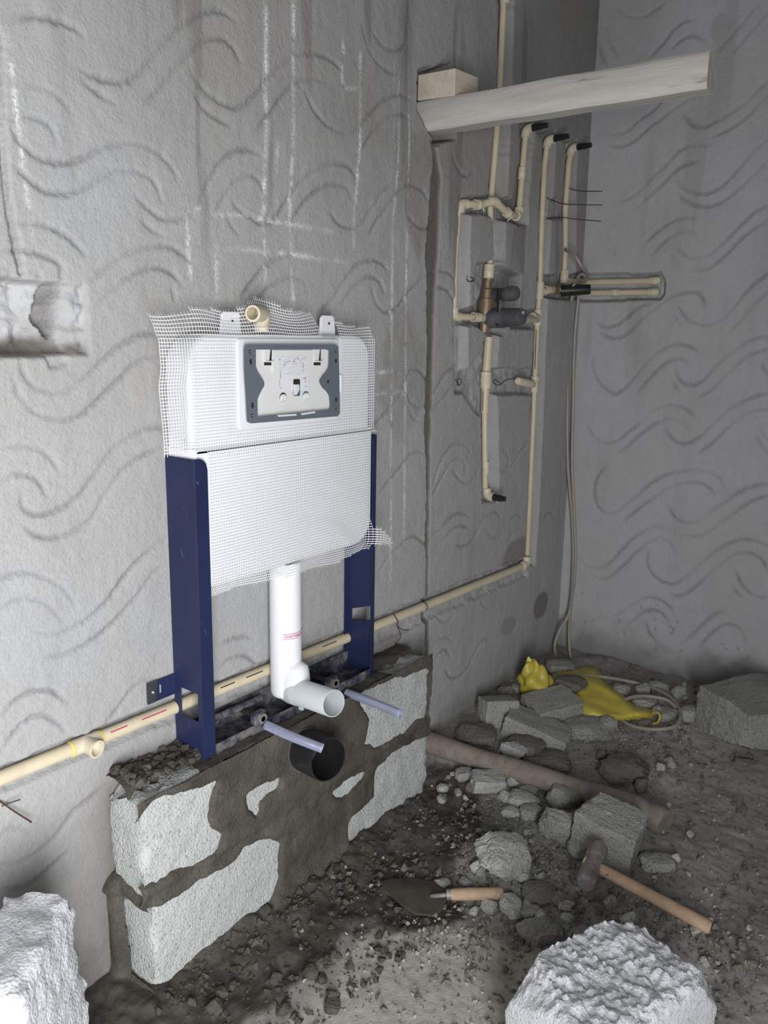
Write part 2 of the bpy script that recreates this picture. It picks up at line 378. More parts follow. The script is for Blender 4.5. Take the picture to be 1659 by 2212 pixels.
# ------------------------------------------------------------------ traced plaster strokes (picture measurements of the combed swirls)
def S(ox, oy, sc, strokes): return [[(ox + x / sc, oy + y / sc) for x, y in s] for s in strokes]
SW_LEFT = S(0, 0, 1.728, [
 [(50,75),(110,60),(180,68),(260,95),(320,135)],
 [(300,260),(350,285),(420,305),(490,300),(550,245),(610,170),(660,115),(720,70),(790,42),(840,55),(875,85)],
 [(300,290),(340,330),(400,370),(440,390)],
 [(545,388),(600,330),(650,265),(700,210),(750,160),(800,145),(850,165),(890,235)],
 [(90,320),(150,325),(220,360),(260,410),(285,465)],
 [(40,440),(100,435),(160,450),(200,490),(212,550)],
 [(40,470),(80,530),(140,585),(220,608),(300,595),(370,560),(430,538),(500,535),(560,555),(610,590),(650,640),(662,680)],
 [(60,620),(110,670),(180,715),(260,722),(330,695),(400,650),(450,635),(520,645),(570,675),(597,730),(598,765)],
 [(505,735),(560,785),(610,818),(680,815),(730,780),(760,720),(800,640),(840,590),(890,560),(940,562),(968,580)],
 [(530,825),(570,860),(625,888)],
 [(810,780),(840,730),(880,675),(930,655),(970,680),(992,735)],
 [(700,230),(720,290),(770,350),(830,390),(885,400),(930,370),(980,310),(1040,245),(1090,212),(1150,205),(1210,225),(1255,265)],
 [(710,330),(750,400),(800,440),(860,475)],
 [(950,480),(1000,420),(1050,350),(1100,310),(1150,300),(1205,310)],
 [(1120,340),(1150,410),(1200,470),(1260,497),(1310,485),(1360,430),(1420,375),(1480,355),(1540,375),(1555,395)],
 [(1330,560),(1380,490),(1430,440),(1480,428),(1530,440)],
 [(1330,100),(1350,180),(1390,245),(1440,275),(1475,275)],
 [(1360,100),(1385,150),(1430,190),(1480,185),(1520,150)],
 [(860,740),(890,780),(940,815),(990,835),(1030,810),(1070,750),(1120,680),(1180,630),(1240,612),(1290,625),(1325,665)],
 [(1090,820),(1140,750),(1190,705),(1240,690),(1290,705),(1310,750)],
 [(1230,790),(1260,830),(1310,850),(1350,835),(1385,780),(1420,720),(1460,685)],
 [(1380,870),(1430,790),(1480,720),(1530,690),(1580,715),(1600,760)],
 [(340,1050),(400,1000),(470,950),(540,925),(610,918),(670,940),(715,985)],
 [(350,1150),(400,1100),(450,1060),(520,1015),(590,1000),(640,1020),(680,1065)],
 [(0,835),(80,832),(160,840),(240,875),(300,930),(322,962)],
 [(0,940),(80,935),(150,950),(205,975),(235,1005),(240,1040)],
 [(900,1110),(950,1040),(1000,990),(1060,955),(1110,950),(1140,960)],
 [(960,1120),(1010,1070),(1080,1035),(1120,1040),(1145,1070)],
 [(1190,1165),(1240,1120),(1290,1040),(1340,985),(1390,970),(1430,985),(1455,1020)],
 [(1270,1140),(1320,1075),(1370,1035),(1415,1045),(1440,1100)],
 [(1385,1060),(1400,1120),(1440,1165),(1480,1150),(1530,1090),(1590,1030),(1640,1010)],
 [(1520,800),(1560,845),(1600,850),(1640,815)], [(640,1075),(645,1095),(650,1120)], [(850,820),(872,850),(895,878)]]) \
 + S(0, 400, 1.702, [
 [(75,640),(90,700),(140,750),(200,762),(260,750),(330,690),(400,620),(470,570),(530,545),(600,545)],
 [(40,690),(80,790),(150,845),(230,860),(300,845),(360,790),(430,720),(500,650),(560,628),(605,632)],
 [(0,970),(80,960),(150,975),(200,1020),(225,1065)], [(0,1095),(50,1065),(110,1070),(150,1100),(175,1150)],
 [(80,1140),(90,1190),(140,1210),(200,1200),(270,1160),(340,1080),(400,990),(470,930),(540,895),(620,890)],
 [(90,1255),(140,1290),(200,1295),(270,1275),(340,1220),(390,1130),(440,1060),(500,1010),(570,975),(605,970)],
 [(0,1450),(80,1425),(160,1440),(230,1480),(270,1530),(280,1560)], [(0,1560),(60,1525),(120,1520),(180,1545),(220,1590),(235,1625)],
 [(125,1645),(200,1650),(260,1630),(340,1580),(410,1510),(470,1420),(540,1350),(610,1300)],
 [(160,1735),(230,1725),(290,1700),(370,1650),(440,1580),(510,1500),(560,1430),(620,1385)],
 [(10,1950),(60,1890),(120,1860),(190,1860),(250,1905)], [(20,2060),(70,1990),(130,1950),(180,1955),(230,1990),(240,2020)],
 [(385,1985),(430,1930),(480,1860),(540,1820),(600,1825)]]) \
 + S(0, 1500, 4.81, [[(0,1480),(70,1400),(170,1380),(270,1410),(345,1470)],
 [(0,1760),(150,1760),(300,1690),(450,1590),(600,1440),(720,1270),(860,1130),(1080,960)],
 [(0,2010),(200,2000),(380,1910),(520,1800),(660,1670),(720,1610)]]) \
 + S(280, 1200, 2.5136, [[(480,620),(520,580),(580,550),(640,550),(690,590),(700,615)], [(500,480),(560,455),(620,440),(680,450)]]) \
 + S(780, 250, 2.212, [[(60,1480),(130,1410),(190,1330),(230,1230),(265,1210),(305,1240),(318,1300)],
 [(220,1330),(250,1380),(290,1395),(330,1360),(370,1290),(420,1220),(465,1200)], [(320,1440),(360,1390),(410,1330),(450,1280)],
 [(225,1390),(250,1440),(285,1465)], [(85,1805),(140,1740),(190,1680),(240,1620),(285,1605),(310,1630)],
 [(345,1760),(370,1690),(410,1610),(460,1565),(505,1580),(530,1620)], [(345,1810),(390,1730),(430,1660),(480,1640),(510,1690)],
 [(440,1690),(480,1745),(530,1750)], [(85,2180),(130,2110),(190,2050),(250,2010),(290,2030),(320,2060)],
 [(340,2010),(390,1970),(440,1920),(490,1890)], [(360,740),(420,750),(455,790)], [(360,815),(410,830),(445,880),(452,940)],
 [(440,200),(470,260),(510,290),(550,260)]]) \
 + S(800, 800, 2.765, [[(500,600),(540,650),(590,675),(630,630),(660,560)], [(760,590),(800,605),(850,560),(890,490),(940,430)],
 [(770,470),(810,490),(825,550),(800,590)], [(440,1010),(490,960),(540,930),(600,940)], [(430,930),(480,880),(540,855),(600,870)],
 [(520,1045),(570,1050),(620,1010),(660,920),(700,870),(750,850),(780,880)], [(830,910),(860,870),(910,865)], [(820,1020),(860,960),(900,940)],
 [(690,960),(740,1000),(770,1000),(790,960)], [(370,1660),(410,1620),(460,1600),(500,1620)], [(390,1740),(420,1690),(460,1675),(490,1720)],
 [(450,1790),(490,1840),(540,1830),(590,1770),(630,1690),(670,1620),(720,1610)], [(1030,900),(1070,850),(1100,880)],
 [(390,1460),(430,1500),(470,1500),(510,1450)], [(660,1370),(690,1420),(730,1410)]])
SW_RIGHT = S(1230, 0, 3.568, [
 [(360,60),(430,120),(560,130),(650,80),(740,20)], [(275,200),(300,320),(370,440)], [(210,330),(250,440),(280,500)],
 [(620,440),(720,330),(800,230),(880,165),(980,150)], [(780,380),(870,300),(960,275),(1050,320)],
 [(1150,380),(1260,260),(1370,130),(1450,30)], [(1250,420),(1370,270),(1480,150),(1531,80)],
 [(250,1000),(340,1035),(440,1010),(540,920),(640,850),(740,750),(820,700)],
 [(280,1120),(400,1125),(500,1080),(600,990),(720,900),(830,820),(950,750),(1040,750)],
 [(860,860),(930,950),(1020,980),(1120,940),(1230,880),(1350,790),(1450,690),(1560,600)],
 [(1080,1060),(1200,1010),(1340,920),(1450,810),(1560,700)], [(770,1230),(850,1160),(950,1115),(1070,1115),(1180,1060)],
 [(380,1560),(500,1500),(620,1380),(720,1290),(790,1220)], [(500,1620),(600,1520),(720,1410),(800,1330),(880,1270),(1000,1240)],
 [(800,1370),(870,1440),(980,1490),(1090,1480),(1200,1410),(1310,1290),(1420,1160),(1560,1050)],
 [(820,1480),(900,1550),(1020,1590),(1140,1570),(1260,1490),(1390,1370),(1480,1280),(1560,1200)],
 [(580,1870),(680,1780),(800,1700),(900,1680),(990,1685)], [(640,1960),(730,1860),(820,1800),(910,1780),(970,1810),(990,1865)],
 [(820,1900),(880,1965),(980,1985),(1100,1940),(1210,1840),(1330,1720),(1440,1620),(1560,1570)],
 [(780,1960),(810,2000),(850,2050)], [(920,2085),(1060,2070),(1180,1980),(1300,1860),(1420,1760),(1560,1690)]]) \
 + S(1230, 560, 3.867, [
 [(200,500),(260,555),(340,565),(420,530),(500,460),(600,390),(720,360)],
 [(250,610),(330,655),(430,645),(520,580),(620,480),(730,400),(850,310),(960,275),(1060,280),(1110,330),(1130,420)],
 [(900,390),(950,470),(1030,530),(1140,550),(1240,520),(1340,440),(1440,310),(1540,200),(1690,90)],
 [(870,460),(900,520),(935,555)], [(1330,600),(1420,520),(1500,420),(1580,330),(1690,240)],
 [(190,800),(195,930),(260,1050),(360,1120),(450,1080),(560,960),(680,820),(790,740),(890,710),(1000,730),(1080,780)],
 [(535,1145),(620,1040),(720,930),(820,855),(910,830),(970,855),(1005,905)],
 [(880,890),(890,970),(950,1035),(1030,1050),(1120,1000),(1230,880),(1350,780),(1480,690),(1600,650),(1690,640)],
 [(850,1020),(890,1080),(930,1120)], [(1060,1155),(1180,1090),(1280,990),(1390,880),(1500,800),(1600,760),(1690,750)],
 [(130,1380),(200,1480),(300,1535),(400,1510),(500,1430),(590,1360)], [(640,1300),(720,1250),(830,1220),(930,1235),(1020,1290),(1050,1320)],
 [(365,1630),(470,1570),(580,1470),(700,1380),(810,1335),(910,1345),(980,1400),(1005,1475)],
 [(790,1390),(810,1450),(880,1520),(970,1540),(1070,1490),(1180,1390),(1300,1280),(1420,1200),(1560,1140),(1680,1120)],
 [(1050,1630),(1180,1540),(1300,1420),(1430,1320),(1550,1265),(1690,1250)], [(1610,850),(1620,920),(1690,1000)],
 [(1550,1450),(1590,1540),(1690,1660)], [(1590,1350),(1610,1450),(1690,1550)], [(770,1520),(795,1550),(820,1580)]]) \
 + S(1200, 960, 3.614, [
 [(400,160),(330,240),(300,350),(320,470),(380,530),(450,535),(530,480),(640,390),(760,290),(880,230),(1010,205),(1150,210),(1260,250),(1315,340)],
 [(525,600),(620,520),(740,430),(860,350),(980,305),(1100,300),(1190,335),(1240,390)],
 [(870,480),(930,570),(1010,610),(1110,600),(1220,520),(1340,430),(1470,350),(1580,320),(1690,300)],
 [(1010,710),(1110,715),(1220,660),(1340,570),(1460,480),(1580,420),(1690,385)],
 [(170,870),(230,945),(310,970),(400,940),(480,860),(570,760),(680,680),(780,645),(880,660)],
 [(270,1020),(350,1050),(430,1030),(540,930),(640,830),(740,755),(830,735),(900,790),(930,860)],
 [(725,830),(710,920),(750,1010),(830,1075),(920,1090),(1010,1040),(1130,930),(1250,830),(1380,760),(1500,745),(1600,770),(1690,820)],
 [(890,1180),(980,1180),(1080,1120),(1200,1010),(1320,910),(1430,855),(1530,855),(1610,910),(1650,1000)],
 [(1400,990),(1440,1080),(1510,1160),(1600,1195),(1690,1185)], [(1370,1095),(1410,1160),(1470,1210)],
 [(440,1350),(540,1290),(650,1220),(740,1200),(830,1225),(900,1290),(920,1340)], [(480,1470),(580,1390),(680,1310),(760,1295),(830,1325),(880,1400)],
 [(960,1580),(1060,1490),(1150,1400),(1240,1330),(1340,1310)], [(1110,1590),(1200,1490),(1290,1420),(1370,1410),(1440,1450),(1470,1520),(1490,1580)],
 [(700,1390),(730,1480),(800,1560)]])
CHALK = S(0, 0, 1.728, [
 [(975,-20),(975,300),(982,700),(988,1000),(990,1135)], [(977,-20),(978,300),(984,700),(989,1000),(991,1135)], [(1075,-20),(1080,700),(1085,960),(1095,1150)],
 [(1258,155),(1258,320),(1320,332)], [(1320,180),(1322,640),(1318,980)], [(800,925),(1000,940),(1085,950),(1310,983)],
 [(790,793),(985,818),(1100,840),(1260,868)], [(790,797),(890,806)], [(695,790),(700,900),(710,1070)], [(700,790),(750,775)], [(805,940),(806,1150)],
 [(1468,280),(1468,600),(1466,900),(1462,1130),(1461,1380),(1457,2200)], [(1525,260),(1522,700),(1516,1080),(1513,1400),(1508,2050)],
 [(25,100),(60,380),(100,720),(125,920)], [(1025,530),(1025,640)], [(1385,740),(1388,770)], [(1393,1391),(1460,1388)], [(1393,1472),(1503,1460)]])

# ------------------------------------------------------------------ the long plastered wall, modelled as relief
def axis(lo, d0, d1, hi, step, coarse=0.12):
    a = np.arange(d0, d1 + step * 0.5, step)
    L = np.arange(lo, d0 - coarse * 0.3, coarse) if lo < d0 else np.array([])
    H = np.linspace(a[-1], hi, max(2, int((hi - a[-1]) / coarse) + 1))[1:] if hi > a[-1] + 1e-6 else np.array([])
    return np.concatenate([L, a, H]), len(L), len(a)
class Relief:
    def __init__(s, U, u0, nu, V, v0, nv, step):
        s.U, s.V = U, V; s.u0, s.v0, s.nu, s.nv, s.step = u0, v0, nu, nv, step
        s.UU, s.VV = np.meshgrid(U, V, indexing='ij')
        s.G = np.zeros(s.UU.shape)           # groove depth, 0..1
        s.Rm = np.zeros(s.UU.shape)          # burr beside the groove
    def stamp(s, u, v, sig, amp, A, reach=3.0, ring=None):
        k = int(reach * sig / s.step) + 1
        iu = s.u0 + int(round((u - s.U[s.u0]) / s.step)); iv = s.v0 + int(round((v - s.V[s.v0]) / s.step))
        a, b, c, d = max(iu - k, s.u0), min(iu + k + 1, s.u0 + s.nu), max(iv - k, s.v0), min(iv + k + 1, s.v0 + s.nv)
        if a >= b or c >= d: return
        r2 = (s.UU[a:b, c:d] - u) ** 2 + (s.VV[a:b, c:d] - v) ** 2
        if ring is None: val = amp * np.exp(-r2 / sig ** 2)
        else: val = amp * np.exp(-((np.sqrt(r2) - ring) / sig) ** 2)
        A[a:b, c:d] = np.maximum(A[a:b, c:d], val)
    def stroke(s, uv, sig, amp, burr=True, seed=0):
        rr = random.Random(seed)
        pts = catmull(uv, 6); L = 0; D = []
        for p, q in zip(pts[:-1], pts[1:]):
            n = max(1, int(np.linalg.norm(q - p) / 0.002))
            D += [p + (q - p) * k / n for k in range(n)]
        m = len(D)
        for k, p in enumerate(D):
            tp = min(1, k / 14.0 + 0.25, (m - k) / 14.0 + 0.2) * (0.75 + 0.35 * math.sin(k * 0.045 + seed))
            jx, jy = rr.gauss(0, 0.0009), rr.gauss(0, 0.0009)
            s.stamp(p[0] + jx, p[1] + jy, sig * (0.8 + 0.4 * rr.random()), amp * tp, s.G)
            if burr and k % 2 == 0: s.stamp(p[0], p[1], sig * 1.3, amp * tp, s.Rm, 4.2, ring=sig * 2.1)
    def poly(s, P, warp=0.006, wf=14, ox=0):
        wx = fbm(s.UU, s.VV, wf, 3, ox) * warp * 2; wy = fbm(s.UU, s.VV, wf, 3, ox + 40) * warp * 2
        return inpoly(s.UU + wx, s.VV + wy, P).astype(float)

U, u0, nu = axis(-1.3, 0.50, XC, XC + 0.07, 0.0035, 0.07)
V, v0, nv = axis(0.0, 0.0, 2.36, 2.75, 0.0035)
RL = Relief(U, u0, nu, V, v0, nv, 0.0035)
wl = lambda pts: [tuple(onY(x, y)[[0, 2]]) for x, y in pts]
for k, s_ in enumerate(SW_LEFT):
    RL.stroke([np.array(p) for p in wl(s_)], 0.0037, 1.0, False, k)
depth = -0.0007 * RL.Rm + 0.0054 * RL.G
X_, Z_ = RL.UU, RL.VV
depth += 0.007 * fbm(X_, Z_, 2.2, 3, 3) + 0.0016 * fbm(X_, Z_, 30, 3, 9) + 0.0012 * fbm(X_, Z_ * 0.6, 70, 2, 19)
# narrow old crack on the far left, and drag marks above the niche
for c in ([(-4, 60), (2, 180), (14, 400), (30, 500), (47, 594)], [(0, 602), (30, 606), (60, 611)]):
    A = np.zeros_like(depth); RLG = RL.G; RL.G = A
    RL.stroke([np.array(p) for p in wl(c)], 0.0034, 1.0, False, 77); depth += 0.024 * np.clip(RL.G * 1.5, 0, 1); RL.G = RLG
for c in ([(83, 588), (85, 600)], [(130, 582), (133, 600), (128, 606)], [(20, 597), (26, 588)]):
    A = np.zeros_like(depth); RLG = RL.G; RL.G = A
    RL.stroke([np.array(p) for p in wl(c)], 0.0034, 1.0, False, 78); depth += 0.009 * RL.G; RL.G = RLG
# chases cut for the pipes
CHASES = [
 ([(1079,-40),(1110,-40),(1100,260),(1094,430),(1088,560),(1078,580),(1048,580),(1054,568),(1068,560),(1067,480),(1057,455),(1060,400),(1069,282),(1076,174)], 0.036),
 ([(1126,264),(1150,264),(1154,300),(1146,360),(1140,430),(1140,486),(1118,486),(1085,474),(1040,460),(994,460),(992,424),(1040,424),(1075,418),(1108,430),(1116,400),(1124,320)], 0.034),
 ([(994,440),(1016,450),(1014,570),(1013,674),(984,674),(989,560)], 0.034),
 ([(983,694),(1010,702),(1010,800),(1004,850),(984,850)], 0.026),
 ([(1030,572),(1082,572),(1126,596),(1120,660),(1090,724),(1056,724),(1022,696),(1026,620)], 0.042),
 ([(982,668),(1062,668),(1062,704),(982,704)], 0.036), ([(1104,668),(1168,672),(1166,708),(1104,708)], 0.036),
 ([(1034,772),(1058,724),(1076,724),(1070,830),(1074,900),(1076,1000),(1074,1082),(1044,1082),(1042,900),(1030,888),(1004,850),(1010,806)], 0.034),
 ([(1000,800),(1050,798),(1145,796),(1168,788),(1168,850),(1140,852),(1060,850),(1000,850)], 0.030),
 ([(1162,284),(1200,284),(1192,430),(1186,520),(1180,660),(1174,840),(1162,1100),(1153,1222),(1128,1222),(1135,1200),(1146,949),(1150,840),(1156,690),(1162,600),(1166,480),(1172,357),(1174,300)], 0.036),
 ([(1217,304),(1247,304),(1243,400),(1240,640),(1206,640),(1212,600),(1217,540),(1216,451),(1223,360)], 0.036), ([(1162,596),(1270,588),(1270,648),(1162,642)], 0.038),
 ([(1176,426),(1226,430),(1226,474),(1176,472)], 0.016),
 ([(-30,1672),(385,1506),(740,1365),(1128,1204),(1140,1244),(800,1400),(385,1556),(-30,1722)], 0.014)]
chm = np.zeros_like(depth); raw = np.zeros_like(depth)
for k, (P, d) in enumerate(CHASES):
    m = RL.poly(wl(P), 0.006, 16, k)
    chm = np.maximum(chm, m * d); raw = np.maximum(raw, m)
chm = blur(chm, 2)
depth += chm * (1 + 0.35 * fbm(X_, Z_, 26, 3, 55)) + raw * 0.006 * fbm(X_, Z_, 55, 3, 21)
# niche hacked out at the left, with a gap between two pieces of brick inside
nm = blur(RL.poly(wl([(-60,600),(100,610),(183,617),(186,690),(192,767),(-60,769)]), 0.002, 30, 5), 1)
gap = blur(RL.poly(wl([(112,612),(138,614),(130,660),(128,722),(118,724),(96,690),(98,660)]), 0.006, 30, 6), 1)
slope = np.clip((onY(150, 768)[0] + 0.03 - X_) / 0.09, 0.2, 1)
depth += nm * (0.055 * slope + 0.018 * fbm(X_, Z_, 26, 4, 8) + 0.014 * fbm(X_, Z_, 75, 3, 28) + 0.035 * gap)
rawn = nm.copy()
dm = blur(RL.poly(wl([(20,770),(60,770),(110,770),(150,772),(140,790),(110,795),(100,772)]), 0.004, 40, 7), 1)
depth += dm * 0.008
# pocket that holds the beam
pk = blur(RL.poly(wl([(903,150),(975,140),(985,300),(945,312),(925,280),(903,238)]), 0.006, 30, 12), 1)
depth += pk * 0.07
# band of mortar trowelled over a chase, wall edge beside it
STRIP = [(780 + x / 2.212, 250 + y / 2.212) for x, y in [(330,110),(345,180),(345,250),(335,300),(330,400),(318,560),(310,680),(320,760),(318,900),(320,1000),(318,1200),(310,1400),(305,1500),(315,1650),(318,1800),(312,2000),(316,2200),(300,2900),(330,2900),(325,2200),(328,1900),(332,1750),(332,1600),(340,1400),(345,1250),(352,1000),(355,900),(362,750),(370,650),(375,450),(382,330),(375,230),(355,130)]]
st = RL.poly(wl(STRIP), 0.003, 40, 15)
fold = sstep(1.72, 1.62, X_) * sstep(1.45, 1.68, Z_)
depth += blur(st, 1) * 0.007 - 0.018 * fold * sstep(0.9, 1.45, X_)
wet = 0.85 * np.clip(1.6 * blur(st, 2), 0, 1)
# damp stains of their own shape: by the elbow, beside the hose, around the tank, drips from above; higher up damp mixed with painted light fall-off
def blob(px, py, ru, rv, ox):
    c = onY(px, py); q = ((X_ - c[0]) / ru) ** 2 + ((Z_ - c[2]) / rv) ** 2
    return sstep(1.25, 0.75, q + 1.2 * fbm(X_, Z_, 12, 4, ox))
wet = np.maximum(wet, 0.45 * blob(1118, 1195, 0.10, 0.055, 2)); wet = np.maximum(wet, 0.60 * blob(1168, 1308, 0.055, 0.05, 4))
wet = np.maximum(wet, 0.28 * blob(1100, 1350, 0.05, 0.03, 6)); wet = np.maximum(wet, 0.20 * blob(870, 800, 0.10, 0.16, 8))
wet = np.maximum(wet, 0.34 * blob(905, 400, 0.06, 0.16, 31) * sstep(0.9, 0.4, fbm(X_, Z_, 9, 3, 4) + 0.5))
drip = sstep(0.09, 0.26, fbm(X_, Z_ * 0.07, 22, 3, 61)) * sstep(1.26, 1.56, Z_ + 0.35 * fbm(X_, Z_ * 0.2, 8, 2, 66)) * sstep(0.7, 1.0, X_)
wet = np.maximum(wet, 0.50 * drip)
wet = np.maximum(wet, (0.26 + 0.3 * fbm(X_, Z_ * 0.4, 5, 4, 88)) * sstep(1.38, 1.66, Z_ + 0.25 * fbm(X_, Z_ * 0.3, 4, 3, 89)) * sstep(0.75, 1.05, X_))  # broad upper band: part damp, part painted fall-off of the light with height
low = sstep(0.48, 0.34, Z_ + 0.12 * fbm(X_, Z_, 9, 4, 33)) * sstep(0.70, 0.82, X_) * sstep(1.78, 1.66, X_)
wet = np.maximum(wet, 0.75 * low)
wet = np.maximum(wet, 0.45 * sstep(0.16, 0.06, Z_ + 0.10 * fbm(X_, Z_, 14, 4, 43)))
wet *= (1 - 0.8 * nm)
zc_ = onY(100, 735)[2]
wet = np.maximum(wet, nm * (0.85 * sstep(zc_ + 0.012, zc_ - 0.012, Z_ + 0.05 * fbm(X_, Z_, 30, 4, 23) + 0.10 * (X_ - onY(120, 740)[0])) + 0.5 * gap))  # niche tinted darker towards its bottom and in the gap
wet = np.clip(wet, 0, 1)
ch = np.zeros_like(depth)
for k, c in enumerate(CHALK):
    G0 = RL.G; RL.G = np.zeros_like(depth)
    RL.stroke([np.array(p) for p in wl(c)], 0.0036, 1.0, False, 300 + k); ch = np.maximum(ch, RL.G); RL.G = G0
ch *= sstep(-0.26, 0.05, fbm(X_, Z_, 60, 3, 70)) * 0.95
Vv = np.stack([X_, depth, Z_], -1).reshape(-1, 3)
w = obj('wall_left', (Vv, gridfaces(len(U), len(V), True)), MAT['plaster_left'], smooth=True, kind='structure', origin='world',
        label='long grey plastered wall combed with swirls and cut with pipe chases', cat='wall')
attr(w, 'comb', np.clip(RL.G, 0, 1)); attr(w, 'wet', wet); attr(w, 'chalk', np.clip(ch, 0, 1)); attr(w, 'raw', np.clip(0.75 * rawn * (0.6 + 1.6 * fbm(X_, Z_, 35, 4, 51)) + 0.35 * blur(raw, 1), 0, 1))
w.data.flip_normals() if False else None

# ------------------------------------------------------------------ the other plastered wall
U2, a0, na = axis(-1.75, -1.12, 0.08, 0.08, 0.004)
V2, b0, nb = axis(0.0, 0.0, 2.36, 2.75, 0.004)
RR = Relief(U2, a0, na, V2, b0, nb, 0.004)
wr = lambda pts: [tuple(onX(x, y)[[1, 2]]) for x, y in pts]
for k, s_ in enumerate(SW_RIGHT):
    RR.stroke([np.array(p) for p in wr(s_)], 0.0046, 1.0, False, 500 + k)
Y2, Z2 = RR.UU, RR.VV
d2 = -0.0007 * RR.Rm + 0.0052 * RR.G + 0.006 * fbm(Y2, Z2, 2.2, 3, 3) + 0.0012 * fbm(Y2, Z2, 30, 3, 9)
c2 = np.maximum(RR.poly(wr([(1200,588),(1300,590),(1425,590),(1432,606),(1434,636),(1425,646),(1330,650),(1200,650)]), 0.005, 24, 4), 0)
c2b = blur(c2, 2)
d2 += c2b * (0.034 + 0.010 * fbm(Y2, Z2, 30, 3, 6))
d2 *= sstep(0.03, -0.03, Y2) * 0 + 1
w2 = np.zeros_like(d2)
def blob2(px, py, ru, rv, ox):
    c = onX(px, py); q = ((Y2 - c[1]) / ru) ** 2 + ((Z2 - c[2]) / rv) ** 2
    return sstep(1.3, 0.7, q + 1.2 * fbm(Y2, Z2, 12, 4, ox))
w2 = np.maximum(0.22 * blob2(1560, 60, 0.03, 0.04, 2), 0.55 * sstep(0.26, 0.10, Z2 + 0.16 * fbm(Y2, Z2, 16, 4, 12)))
w2 = np.maximum(w2, 0.5 * sstep(0.24, 0.34, fbm(Y2, Z2, 55, 3, 71)) * sstep(0.42, 0.2, Z2))
w2 = np.maximum(w2, 0.20 * sstep(0.14, 0.30, fbm(Y2, Z2 * 0.12, 14, 3, 61)) * sstep(1.0, 1.35, Z2))
Vv = np.stack([XC + d2, Y2, Z2], -1).reshape(-1, 3)
w = obj('wall_right', (Vv, gridfaces(len(U2), len(V2))), MAT['plaster_right'], smooth=True, kind='structure', origin='world',
        label='grey plastered wall with swirl strokes at right of the corner', cat='wall')
attr(w, 'comb', np.clip(RR.G, 0, 1)); attr(w, 'wet', w2); attr(w, 'chalk', w2 * 0); attr(w, 'raw', 0.4 * c2b)

# ------------------------------------------------------------------ floor: heaped dirt towards the corner, damp mud by the plinth
def floor_h(x, y):
    x = np.asarray(x, float); y = np.asarray(y, float)
    h = 0.105 * sstep(1.95, 2.60, x) + 0.075 * sstep(1.66, 1.95, x) * sstep(-0.42, -0.06, y) * sstep(2.5, 2.0, x)
    h = h + 0.020 * sstep(1.35, 1.6, x) * sstep(-0.15, -0.4, y) * sstep(2.3, 1.9, x)
    h = h + 0.026 * fbm(x, y, 6, 3, 3) * sstep(1.1, 1.5, x) + 0.007 * fbm(x, y, 16, 2, 30) * sstep(0.9, 1.4, x)
    h = h + 0.030 * sstep(-0.22, -0.10, y) * sstep(1.75, 1.6, x) * sstep(0.6, 0.8, x) * (0.6 + 1.2 * fbm(x, y, 18, 3, 8))
    return h
U3, e0, ne = axis(-1.3, 0.50, XC, XC, 0.006); U3 = np.concatenate([U3, [XC + 0.02]])
V3, g0, ng = axis(-1.75, -1.26, 0.0, 0.03, 0.006)
X3, Y3 = np.meshgrid(U3, V3, indexing='ij')
rgh = 0.25 + 0.75 * sstep(0.9, 1.4, X3)
h3 = floor_h(X3, Y3) + rgh * (0.006 * fbm(X3, Y3, 45, 3, 12) + 0.004 * fbm(X3, Y3, 110, 2, 15))
wx = X3 + 0.10 * fbm(X3, Y3, 7, 4, 1); wy = Y3 + 0.10 * fbm(X3, Y3, 7, 4, 2)
gp = lambda pts, z=0.01: [tuple(onZ(x, y, z)[:2]) for x, y in pts]
mud = inpoly(wx, wy, gp([(150,2260),(200,1990),(330,2100),(600,1900),(905,1660),(1010,1690),(1040,1800),(980,1880),(980,1990),(760,2030),(640,2110),(480,2260)])).astype(float)
dry = inpoly(wx, wy, gp([(560,2280),(700,2090),(840,2010),(1000,2000),(1180,2060),(1160,2280)])).astype(float)
mud = blur(mud, 3); dry = blur(dry, 4)
lump = mud * np.clip(0.020 * fbm(X3, Y3, 24, 4, 90) + 0.002, -0.004, 0.03)
w = obj('floor', (np.stack([X3, Y3, h3 + lump], -1).reshape(-1, 3), gridfaces(len(U3), len(V3))), MAT['floor_dirt'], smooth=True, kind='structure', origin='world',
        label='rough concrete floor covered with dirt, mud and dust', cat='floor')
attr(w, 'wet', np.clip(mud * (0.95 + 0.5 * fbm(X3, Y3, 20, 3, 5)), 0, 1)); attr(w, 'dry', dry)
def onF(px, py, up=0.0):
    z = 0.03
    for _ in range(14):
        p = onZ(px, py, z + up); z = 0.5 * z + 0.5 * float(floor_h(p[0], p[1]))
    return onZ(px, py, z + up)

# ------------------------------------------------------------------ rest of the room: ceiling, wall with doorway behind the camera, end wall
H = 2.75
obj('ceiling', MB().box((-1.35, -1.9, H), (XC + 0.1, 0.05, H + 0.12)), MAT['room_plaster'], kind='structure', origin='world', label='bare concrete ceiling slab', cat='ceiling')
obj('wall_side', MB().box((-1.42, -1.9, 0), (-1.3, 0.05, H)), MAT['room_plaster'], kind='structure', origin='world', label='plain plastered end wall out of view', cat='wall')
mb = MB(); mb.box((-1.3, -1.90, 0), (-0.82, -1.75, H)); mb.box((0.10, -1.90, 0), (XC + 0.1, -1.75, H)); mb.box((-0.82, -1.90, 1.62), (0.10, -1.75, H))
obj('wall_rear', mb, MAT['room_plaster'], kind='structure', origin='world', label='plain plastered wall with an open doorway behind the viewer', cat='wall')
